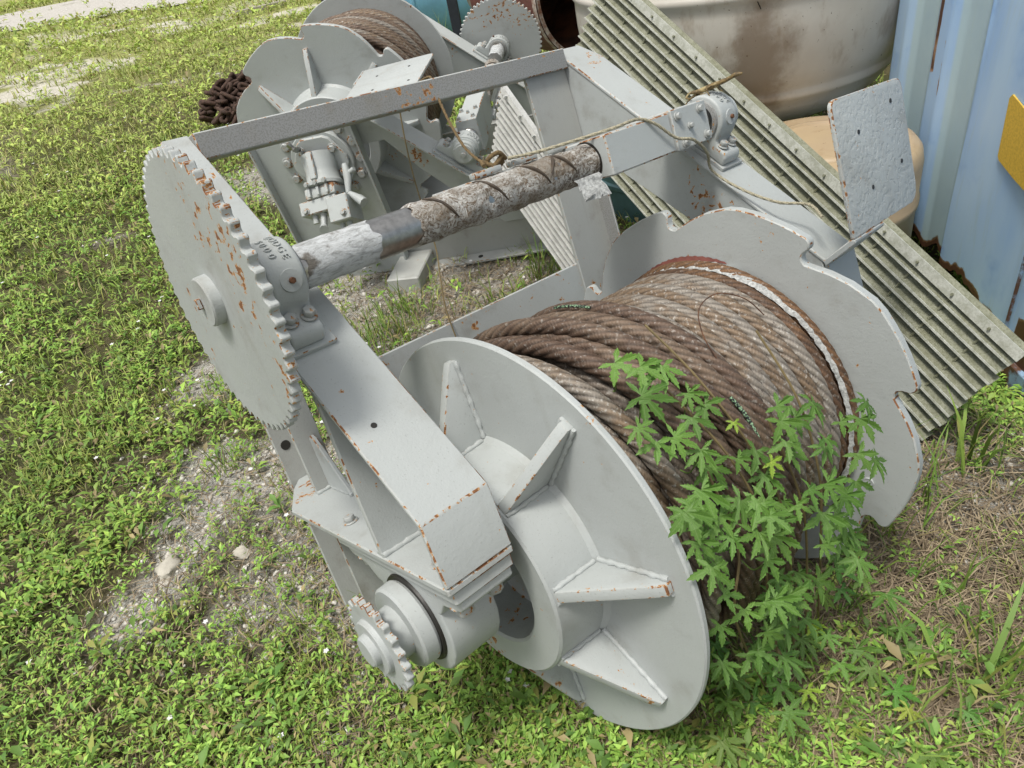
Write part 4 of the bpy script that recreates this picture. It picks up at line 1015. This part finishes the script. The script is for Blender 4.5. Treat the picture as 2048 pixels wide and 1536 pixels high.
cl = link_mesh(); cl.materials.append(CHAIN)
cc0 = Vector((2.36, 6.85, 0)); cc0.z = float(height(cc0.x, cc0.y))
ch = empty('chain_pile', 'heap of heavy rusty chain in the grass left of the rear winch', 'chain', Matrix.Translation(cc0))
r7 = random.Random(21); prevp = None
for i in range(150):
    a = r7.uniform(0, 2*PI); rad = 0.43*math.sqrt(r7.random()); hmax = 0.46*(1-(rad/0.5)**2); z = max(0.03, hmax*(0.55+0.45*r7.random()))
    o = link('chain_link', cl, None, ch); o.location = (rad*math.cos(a)*1.0, rad*math.sin(a)*1.1, z)
    o.rotation_euler = (r7.uniform(-1.2, 1.2), r7.uniform(-0.7, 0.7), r7.uniform(0, 6.3))
# grey timber lying far off and the block under the rear winch
WOODG = simple('weathered_timber', (0.36, 0.33, 0.28), 0.9, 0, 0.35, 12, 0.5, 60)
lp0 = Vector((6.45, 15.85, 0.0)); lp1 = Vector((7.35, 15.33, 0.0)); lm = (lp0+lp1)/2; lm.z = float(height(lm.x, lm.y))
lg = link('timber', box(-0.55, 0.55, -0.06, 0.06, 0.0, 0.10, 0.008), [WOODG, WOODG]); lg.matrix_world = frame(lm, lp1-lp0); tag(lg, 'pale weathered timber lying far off in the grass', 'timber')
BLKM = paint('painted_block', base=(0.42, 0.43, 0.41), rust=0.03, dirt=0.5)
bx0 = Vector((1.14, 2.17, 0)); bx0.z = -0.07
blk = link('support_block', box(-0.09, 0.09, -0.16, 0.16, 0.0, 0.145, 0.006), [BLKM, BLKM]); blk.matrix_world = frame(bx0, Vector((0.62, -0.78, 0.02))); tag(blk, 'grey painted wooden block propping up the rear winch base', 'block')

# ------------------------------------------------------------------ ground cover
AZ0 = math.atan2(0.654660, 0.470323)
OCC = []   # footprints kept clear
def scatter(n, r0, r1, half=0.98, power=0.0):
    u = rng.random(n)
    r = np.exp(np.log(r0) + (np.log(r1)-np.log(r0))*u) if power == 0 else (r0**power + (r1**power-r0**power)*u)**(1/power)
    a = AZ0 + (rng.random(n)*2-1)*half
    return CAM.x + r*np.cos(a), CAM.y + r*np.sin(a), r
def leaves(px_, py_, pz_, az, el, L, Wd, curl, col, roll=None):
    """folded ovate leaves: 5 verts, 4 triangles"""
    n = len(px_); d = np.stack([np.cos(az)*np.cos(el), np.sin(az)*np.cos(el), np.sin(el)], -1)
    s = np.stack([-np.sin(az), np.cos(az), np.zeros(n)], -1)
    if roll is not None: s = s*np.cos(roll)[:, None] + np.cross(d, s)*np.sin(roll)[:, None]
    up = np.cross(d, s)
    b = np.stack([px_, py_, pz_], -1)
    mid = b + d*(L*0.48)[:, None]; tip = b + d*L[:, None] - np.array([0, 0, 1.0])*(L*curl)[:, None]
    l = mid + s*(Wd*0.5)[:, None] - up*(Wd*0.16)[:, None]*-1; r = mid - s*(Wd*0.5)[:, None] + up*(Wd*0.16)[:, None]
    V = np.stack([b, l, r, tip, mid], 1).reshape(-1, 3)
    k = np.arange(n)[:, None]*5
    F = np.concatenate([k+np.array([0, 4, 1]), k+np.array([0, 2, 4]), k+np.array([1, 4, 3]), k+np.array([4, 2, 3])], 1).reshape(-1, 3)
    C = np.repeat(col, 5, 0)
    return V, F, C
def blades(px_, py_, pz_, az, L, Wd, lean, col):
    n = len(px_); d = np.stack([np.cos(az), np.sin(az), np.zeros(n)], -1); s = np.stack([-np.sin(az), np.cos(az), np.zeros(n)], -1); z = np.array([0, 0, 1.0])
    b = np.stack([px_, py_, pz_], -1); w = (Wd*0.5)[:, None]
    m = b + z*(L*0.6*np.cos(lean*0.6))[:, None] + d*(L*0.6*np.sin(lean*0.6))[:, None]
    t = m + z*(L*0.45*np.cos(lean*1.5))[:, None] + d*(L*0.45*np.sin(lean*1.5))[:, None]
    V = np.stack([b-s*w, b+s*w, m-s*w*0.8, m+s*w*0.8, t], 1).reshape(-1, 3); k = np.arange(n)[:, None]*5
    F = np.concatenate([k+np.array([0, 1, 3]), k+np.array([0, 3, 2]), k+np.array([2, 3, 4])], 1).reshape(-1, 3)
    return V, F, np.repeat(col, 5, 0)
def cat(parts):
    V, F, C, o = [], [], [], 0
    for v, f, c in parts: V.append(v); F.append(f+o); C.append(c); o += len(v)
    return np.concatenate(V), np.concatenate(F), np.concatenate(C)
def greens(n, a, b, var=0.38, yellow=0.12):
    t = rng.random((n, 1)); c = np.array(a)*(1-t) + np.array(b)*t; c = c*(1+var*(rng.random((n, 1))-0.5)*2)
    y = rng.random(n) < yellow; c[y] = c[y]*0.5 + np.array([0.36, 0.30, 0.09])*0.5
    y = rng.random(n) < 0.08; c[y] = np.array([0.33, 0.27, 0.13])*(0.6+0.6*rng.random((int(y.sum()), 1)))
    return c
parts = []
def rosettes(n, r0, r1, size, per, hgt, ca, cb, half=0.98):
    x, y, r = scatter(n, r0, r1, half)
    lush = fbm(x+3, y-5, 1.1); keep = rng.random(n) < np.clip((1-0.97*on_path(x, y))*(1-bare(x, y)*0.93)*(1-straw_zone(x, y)*0.6)*(0.45+0.9*lush), 0, 1)
    x, y, r, lush = x[keep], y[keep], r[keep], lush[keep]; n = len(x)
    sc = size(r)*(0.65+0.7*rng.random(n))
    k = rng.integers(per[0], per[1]+1, n); rep = np.repeat(np.arange(n), k); m = len(rep)
    az = rng.random(m)*2*PI; el = 0.12 + 0.75*rng.random(m); L = sc[rep]*(0.6+0.6*rng.random(m))
    hz = hgt(r)[rep]*rng.random(m)**0.8*(0.5+lush[rep])
    rad = sc[rep]*0.45*rng.random(m)
    X = x[rep]+np.cos(az)*rad; Y = y[rep]+np.sin(az)*rad
    Z = height(X, Y) + hz
    parts.append(leaves(X, Y, Z, az+0.5*(rng.random(m)-0.5), el, L, L*(0.25+0.15*rng.random(m)), 0.15+0.25*rng.random(m), greens(m, ca, cb)*(0.78+0.5*lush[rep])[:, None], 0.6*(rng.random(m)-0.5)))
G1 = (0.13, 0.265, 0.04); G2 = (0.30, 0.45, 0.085)
rosettes(11500, 0.55, 2.8, lambda r: 0.024+0*r, (6, 12), lambda r: 0.05+0*r, G1, G2)
rosettes(700, 0.6, 3.5, lambda r: 0.05+0*r, (5, 8), lambda r: 0.06+0*r, (0.09, 0.19, 0.035), (0.15, 0.25, 0.05))
rosettes(13000, 2.4, 7.5, lambda r: 0.030+0.004*r, (5, 8), lambda r: 0.06+0*r, G1, (0.32, 0.46, 0.085))
rosettes(24000, 6.5, 48, lambda r: 0.0085*r, (4, 6), lambda r: 0.05+0.003*r, (0.26, 0.37, 0.07), (0.42, 0.50, 0.12), 0.8)
def grass(n, r0, r1, Lf, wf, half=0.98, lo=0.35, cmix=((0.18, 0.28, 0.05), (0.36, 0.42, 0.11)), clump=1, dens=None):
    x, y, r = scatter(n, r0, r1, half)
    p = (0.25+fbm(x-8, y+4, 1.7)) * (1-0.75*bare(x, y)) if dens is None else dens(x, y)
    keep = rng.random(n) < np.clip(p*(1-0.97*on_path(x, y)), 0, 1); x, y, r = x[keep], y[keep], r[keep]
    rep = np.repeat(np.arange(len(x)), clump); m = len(rep)
    X = x[rep] + (rng.random(m)-0.5)*0.05; Y = y[rep] + (rng.random(m)-0.5)*0.05; L = Lf(r[rep])*(0.4+0.9*rng.random(m))
    parts.append(blades(X, Y, height(X, Y)-0.005, rng.random(m)*2*PI, L, wf(r[rep]), lo+0.8*rng.random(m), greens(m, *cmix)))
grass(16000, 0.6, 3.2, lambda r: 0.07+0*r, lambda r: 0.0035+0*r, clump=3)
grass(16000, 3.0, 9, lambda r: 0.07+0.006*r, lambda r: 0.0016*r, clump=3)
grass(40000, 8, 48, lambda r: 0.06+0.005*r, lambda r: 0.0011*r, 0.8, clump=3, cmix=((0.27, 0.34, 0.08), (0.46, 0.49, 0.17)))
# tall tufts between the two winches, round the drum and at right
def tuft(cx, cy, rad, n, L, w=0.006, col=((0.10, 0.19, 0.03), (0.19, 0.27, 0.05))):
    a = rng.random(n)*2*PI; q = rad*np.sqrt(rng.random(n)); X = cx+q*np.cos(a); Y = cy+q*np.sin(a)
    parts.append(blades(X, Y, height(X, Y)-0.005, rng.random(n)*2*PI, L*(0.5+0.7*rng.random(n)), np.full(n, w), 0.3+0.9*rng.random(n), greens(n, *col)))
for a in ((0.62, 1.75, 0.16, 130, 0.19), (0.85, 1.85, 0.14, 90, 0.18), (0.35, 1.75, 0.2, 110, 0.15), (1.25, 1.5, 0.15, 60, 0.2), (1.55, 1.55, 0.1, 60, 0.26), (0.5, 2.1, 0.2, 90, 0.14), (0.95, 1.35, 0.3, 120, 0.09),
          (0.95, -0.45, 0.25, 60, 0.22), (0.55, -0.75, 0.3, 70, 0.2), (0.75, -0.85, 0.15, 30, 0.3), (1.15, -0.35, 0.2, 50, 0.25), (1.5, -0.4, 0.2, 50, 0.2), (0.10, -0.42, 0.12, 40, 0.16), (0.3, -0.62, 0.2, 40, 0.18), (5.1, 6.5, 0.4, 90, 0.5), (4.9, 6.2, 0.3, 60, 0.5), (1.9, 6.6, .3, 60, .2), (0.02, 0.75, 0.25, 60, 0.12)): tuft(*a)
for k in range(34): tuft(CAM.x+0.3+rng.random()*1.2-1.0*0, 0.2+2.6*rng.random(), 0.05, int(6+8*rng.random()), 0.10+0.10*rng.random(), 0.0045)
tuft(0.68, -0.78, 0.06, 9, 0.34, 0.016, ((0.11, 0.21, 0.035), (0.16, 0.25, 0.05))); tuft(1.0, -0.30, 0.06, 7, 0.36, 0.013); tuft(1.45, -0.52, 0.05, 8, 0.32, 0.014)
V, F, C = cat(parts)
gc = np_mesh('weeds_and_grass', V, F, LEAF, C); tag(gc, 'low green weeds and short grass covering the ground', 'grass', kind='stuff')
# dead straw
parts = []
def straw(n, fx, r0=0.6, r1=4.5, L0=0.10):
    x, y, r = scatter(n, r0, r1); keep = rng.random(n) < fx(x, y); x, y = x[keep], y[keep]; m = len(x)
    L = L0*(0.4+1.0*rng.random(m)); az = rng.random(m)*2*PI; el = (rng.random(m)-0.35)*0.5
    d = np.stack([np.cos(az)*np.cos(el), np.sin(az)*np.cos(el), np.sin(el)], -1); s = np.stack([-np.sin(az), np.cos(az), np.zeros(m)], -1)*0.0016
    b = np.stack([x, y, height(x, y)+0.004+0.022*rng.random(m)], -1); mid = b + d*(L*0.5)[:, None] + np.stack([rng.random(m)-.5, rng.random(m)-.5, rng.random(m)*0.6], -1)*0.012; t = b + d*L[:, None]
    V = np.stack([b-s, b+s, mid-s, mid+s, t], 1).reshape(-1, 3); k = np.arange(m)[:, None]*5
    F = np.concatenate([k+np.array([0, 1, 3]), k+np.array([0, 3, 2]), k+np.array([2, 3, 4])], 1).reshape(-1, 3)
    t_ = rng.random((m, 1)); c = np.array([0.40, 0.32, 0.21])*t_ + np.array([0.11, 0.078, 0.05])*(1-t_)
    parts.append((V, F, np.repeat(c, 5, 0)))
straw(80000, lambda x, y: np.clip(straw_zone(x, y)*1.0, 0, 1)); straw(36000, lambda x, y: 0.22+0.5*bare(x, y), 0.6, 6, 0.07)
V, F, C = cat(parts); so = np_mesh('dead_straw', V, F, STRAW, C); tag(so, 'dry brown straw littering the soil', 'straw', kind='stuff')
# limestone grit
parts = []
x, y, r = scatter(110000, 0.6, 9); keep = rng.random(len(x)) < np.clip(bare(x, y)*1.1-0.12, 0, 1); x, y, r = x[keep], y[keep], r[keep]; m = len(x)
sz = (0.0020+0.011*rng.random(m)**5)*(1+0.15*r)
O = np.array([(1, 0, 0), (-1, 0, 0), (0, 1, 0), (0, -1, 0), (0, 0, 0.7), (0, 0, -0.6)], float)
P = O[None]*(sz[:, None, None]*(0.6+0.8*rng.random((m, 6, 1)))) + rng.normal(0, 0.15, (m, 6, 3))*sz[:, None, None] + np.stack([x, y, height(x, y)+0.002], -1)[:, None, :]
FT = np.array([(0, 2, 4), (2, 1, 4), (1, 3, 4), (3, 0, 4), (2, 0, 5), (1, 2, 5), (3, 1, 5), (0, 3, 5)])
F = (np.arange(m)[:, None, None]*6 + FT[None]).reshape(-1, 3); t_ = rng.random((m, 1)); c = np.array([0.72, 0.70, 0.65])*t_ + np.array([0.42, 0.38, 0.32])*(1-t_)
gr = np_mesh('limestone_grit', P.reshape(-1, 3), F, STRAW, np.repeat(c, 6, 0)); tag(gr, 'pale limestone grit scattered on bare soil', 'gravel', kind='stuff')
# tiny white flowers
x1_, y1_, q1 = scatter(900, 1.0, 4.5); x2_, y2_, q2 = scatter(2600, 4, 34, 0.8)
x = np.concatenate([x1_, x2_]); y = np.concatenate([y1_, y2_]); r = np.concatenate([q1, q2])
keep = rng.random(len(x)) < np.clip((fbm(x+20, y, 0.8)-0.40)*2.2, 0.02, 0.6)*(1-straw_zone(x, y)); keep &= ~((x > 0.1) & (y < 1.1))
x, y, r = x[keep], y[keep], r[keep]; m = len(x)
sz = 0.0085+0.0011*r; fp = []
ang0 = rng.random(m)*2*PI
for k in range(5): fp.append(leaves(x, y, height(x, y)+0.045+0.004*r, ang0+k*2*PI/5, np.full(m, 0.25), sz, sz*0.75, np.full(m, 0.0), np.full((m, 3), 0.80)))
V, F, C = cat(fp); fl_ = np_mesh('white_flowers', V, F, PETAL, C); tag(fl_, 'tiny white flowers dotted through the grass', 'flowers', kind='stuff')

# stones
LIME = simple('limestone', (0.50, 0.47, 0.40), 0.9, 0, 0.35, 14, 0.7, 40)
def stone(x, y, s, label, seed):
    bm = bmesh.new(); bmesh.ops.create_icosphere(bm, subdivisions=3, radius=s); r8 = random.Random(seed); ph = [r8.random()*6 for _ in range(6)]
    for v in bm.verts:
        d = v.co.normalized(); k = 1+0.18*math.sin(4*d.x+ph[0])*math.sin(3*d.y+ph[1])+0.12*math.sin(7*d.z+ph[2]+3*d.x)+0.06*math.sin(13*d.y+ph[3])
        v.co = Vector((v.co.x*k*1.2, v.co.y*k*0.85, v.co.z*k*0.62))
    o = link('stone', finish(bm, 0, angle=60), [LIME]); o.location = (x, y, float(height(x, y))+s*0.15); o.rotation_euler = (0, 0, seed); tag(o, label, 'stone', 'limestone lumps in the grass')
stone(-0.63, 1.24, 0.045, 'pale limestone lump among weeds left of the drive pinion', 1); stone(-0.245, 1.58, 0.026, 'small pale stone on bare grit below the big sprocket', 2); stone(0.13, -0.535, 0.035, 'white stone at the bottom edge below the vine', 3); stone(-0.42, 1.08, 0.03, 'low mossy stone in the weeds beside the pinion shaft', 5)

# ------------------------------------------------------------------ climbing vine with lobed leaves
def vine_leaf(seed, nl=5):
    r9 = random.Random(seed); tips = [(-132, 0.58), (-78, 0.82), (-38, 0.95), (0, 1.0), (38, 0.95), (78, 0.82), (132, 0.58)]
    if nl == 5: tips = [(-118, 0.62), (-58, 0.90), (0, 1.0), (58, 0.90), (118, 0.62)]
    W = 0.86 if nl == 7 else 1.06
    half = [(0.26, 0.075), (0.41, 0.125), (0.50, 0.185), (0.53, 0.115), (0.66, 0.170), (0.685, 0.095), (0.80, 0.112), (0.82, 0.058), (0.90, 0.045)]
    out = [(0.02, -170, 0.0)]
    for i, (a, L) in enumerate(tips):
        a += r9.uniform(-4, 4); L *= r9.uniform(0.88, 1.08); ca, sa = math.cos(math.radians(a)), math.sin(math.radians(a))
        pts = [(u, -v) for u, v in half] + [(1.0, 0.0)] + [(u, v) for u, v in reversed(half)]
        for (u, v) in pts:
            u *= L*(1+r9.uniform(-.015, .015)); v *= L*W*(1+r9.uniform(-.12, .12))
            x = u*sa + v*ca; y = u*ca - v*sa; out.append((x, y, v))
        if i < len(tips)-1:
            am = math.radians((a+tips[i+1][0])/2); out.append((0.26*math.sin(am), 0.26*math.cos(am), 0.06))
    out[0] = (-0.015, -0.03, 0.0); out.append((0.015, -0.03, 0.0))
    bm = bmesh.new(); uvl = bm.loops.layers.uv.new('UVMap'); cu = {}; V = []
    for (x, y, v) in out:
        r = math.hypot(x, y); q = bm.verts.new((x, y, -0.16*r*r + 0.05*math.sin(5*x+seed) + 0.45*abs(v))); V.append(q); cu[q] = v
    f = bm.faces.new(V); bmesh.ops.triangulate(bm, faces=[f], ngon_method='EAR_CLIP')
    for f in bm.faces:
        for l in f.loops: l[uvl].uv = (cu[l.vert], 0)
    me = bpy.data.meshes.new('vine_leaf'); bm.to_mesh(me); bm.free(); me.materials.append(VLEAF)
    return me
VL = [vine_leaf(s, n) for s, n in ((1, 7), (2, 5), (3, 7), (4, 5))]
VP = [(0.192,-0.17,0.932),(0.206,-0.21,0.914),(0.248,-0.228,0.9),(0.165,-0.247,0.899),(0.1,-0.283,0.885),(0.12,-0.314,0.859),(0.262,-0.282,0.866),(0.277,-0.311,0.843),(0.214,-0.316,0.846),(0.175,-0.353,0.817),(0.305,-0.355,0.8),(0.399,-0.389,0.75),(0.45,-0.399,0.731),(0.387,-0.427,0.696),(0.326,-0.42,0.716),(0.138,-0.393,0.777),(0.27,-0.446,0.676),(0.462,-0.44,0.665),(0.502,-0.489,0.526),(0.404,-0.485,0.554),(0.146,-0.428,0.724),(0.427,-0.466,0.612),(0.368,-0.495,0.51),(0.258,-0.475,0.606),(0.145,-0.447,0.69),(0.066,-0.428,0.735),(0.057,-0.45,0.694),(0.203,-0.48,0.598),(0.08,-0.479,0.617),(0.171,-0.497,0.519),(0.308,-0.499,0.412),(0.447,-0.481,0.292),(0.16,-0.5,0.454),(0.104,-0.402,0.769),(0.067,-0.395,0.782),(0.146,-0.321,0.85),(0.271,-0.487,0.336),(0.126,-0.496,0.533)]
VG = [(0.842,-0.393,-0.02),(0.797,-0.431,-0.02),(0.739,-0.421,-0.02),(0.677,-0.461,-0.02),(0.745,-0.487,-0.02),(0.634,-0.437,-0.02),(0.532,-0.461,-0.02),(0.525,-0.502,-0.02),(0.406,-0.471,-0.02),(0.385,-0.375,-0.02),(0.372,-0.258,-0.02),(0.322,-0.301,-0.02),(0.271,-0.384,-0.02),(0.25,-0.459,-0.02),(0.207,-0.41,-0.02),(0.359,-0.54,-0.02),(0.277,-0.53,-0.02),(0.476,-0.564,-0.02),(0.536,-0.575,-0.02),(0.508,-0.623,-0.02),(0.347,-0.668,-0.02),(0.37,-0.733,-0.02),(0.491,-0.69,-0.02),(0.465,-0.733,-0.02),(0.662,-0.627,-0.02),(0.735,-0.559,-0.02),(0.118,-0.461,-0.02),(0.396,-0.816,-0.02),(0.34,-0.441,-0.02),(0.33,-0.485,-0.02),(0.478,-0.46,-0.02),(0.595,-0.702,-0.02),(0.544,-0.832,-0.02)]
vb = Vector((0.36, -0.47, float(height(0.36, -0.47))))
vine = empty('climbing_vine', 'green vine with deeply lobed leaves climbing over the wound rope', 'vine', Matrix.Translation(vb))
r10 = random.Random(17)
def put_leaf(p, s, nrm, heading, tint, me=None):
    z = Vector(nrm).normalized(); y = Vector(heading); y = (y - z*y.dot(z)).normalized(); x = y.cross(z)
    o = link('leaf', me or r10.choice(VL), None, vine); q = Vector(p)-vb
    o.matrix_local = Matrix(((x.x*s, y.x*s, z.x*s, q.x), (x.y*s, y.y*s, z.y*s, q.y), (x.z*s, y.z*s, z.z*s, q.z), (0, 0, 0, 1))); o.color = (*tint, 1); return o
YOUNG = (2.3, 1.7, 1.1)
def stemto(a, b, r=0.0016, sag=0.03):
    a = Vector(a); b = Vector(b); m = (a+b)/2 + Vector((0, 0, -sag)); link('stem', tube(smooth_path([a-vb, m-vb, b-vb], 5), r, 5), [STEM if r > 0.002 else GSTEM], vine)
def leafdir():
    return Vector((r10.uniform(-0.5, 0.5)-0.25, -0.55+r10.uniform(-0.4, 0.3), 0.0))
for i, p in enumerate(VP):
    p = Vector(p); ax = Vector((p.x, 0.0, 0.4815-0.119*p.x)); out = (p-Vector((p.x, 0.0, ax.z))).normalized()
    nrm = (out*0.45 + Vector((0, 0, 0.55)) + Vector((-0.25, -0.4, 0.3)) + Vector((r10.uniform(-.22, .22), r10.uniform(-.22, .22), r10.uniform(-.15, .15))))
    lift = r10.uniform(0.0, 0.035); s = r10.uniform(0.040, 0.070); tint = tuple(r10.uniform(0.85, 1.2) for _ in range(1))*3
    if i in (10, 14): tint = YOUNG; s *= 0.62
    hd = Vector((0, -0.3, -1)) + Vector((r10.uniform(-.8, .8), r10.uniform(-.3, .3), r10.uniform(-.4, .4)))
    put_leaf(p+out*lift, s, nrm, hd, tint)
    if i % 3 == 0: stemto(p+out*lift, p-out*0.03+Vector((0.02, 0.02, -0.06)))
for i, p in enumerate(VG):
    p = Vector(p); h = r10.uniform(0.05, 0.16) if p.y > -0.6 else r10.uniform(0.02, 0.08)
    d = (CAM-p).normalized(); q = p + d*(h/d.z)
    nrm = Vector((r10.uniform(-.4, .4), r10.uniform(-.5, .2), 1.0)) + d*0.35
    tint = (1, 1, 1) if i not in (15, 20, 6, 23, 31) else YOUNG
    put_leaf(q, r10.uniform(0.042, 0.064)*(0.8 if tint == YOUNG else 1), nrm, leafdir(), tuple(t*r10.uniform(0.85, 1.15) for t in tint))
    if i % 2 == 0: stemto(q, Vector((q.x+r10.uniform(-.03, .03), q.y+0.03, float(height(q.x, q.y+0.03)))))
for i in range(55):   # shaded leaves underneath
    u = r10.random(); x = r10.uniform(0.06, 0.60); a = math.radians(r10.uniform(158, 220)); rad = r10.uniform(0.47, 0.56)
    p = fw((x, rad*math.cos(a), rad*math.sin(a)))
    if p.z < float(height(p.x, p.y))+0.02: p.z = float(height(p.x, p.y))+r10.uniform(0.03, 0.1)
    put_leaf(p, r10.uniform(0.04, 0.062), Vector((r10.uniform(-.4, .4), -0.5+r10.uniform(-.4, .3), 0.8)), leafdir(), (r10.uniform(0.8, 1.1),)*3)
for i in range(40):
    x = r10.uniform(0.1, 0.95); y = r10.uniform(-0.85, -0.32); put_leaf((x, y, float(height(x, y))+r10.uniform(0.02, 0.06)), r10.uniform(0.022, 0.045), Vector((r10.uniform(-.3, .3), r10.uniform(-.3, .3), 1)), leafdir(), (r10.uniform(0.9, 1.5),)*3)
for k in range(5):
    x = 0.14+0.09*k; st_ = [Vector((0.3+0.06*k, -0.47, float(height(0.3, -0.47))))] + [fw((x+0.03*math.sin(j+k), 0.475*math.cos(math.radians(a)), 0.475*math.sin(math.radians(a)))) for j, a in enumerate((200, 180, 160, 140, 122)[:3+k % 3])]
    link('stem', tube([p-vb for p in smooth_path(st_, 5)], 0.0028, 6), [STEM], vine)
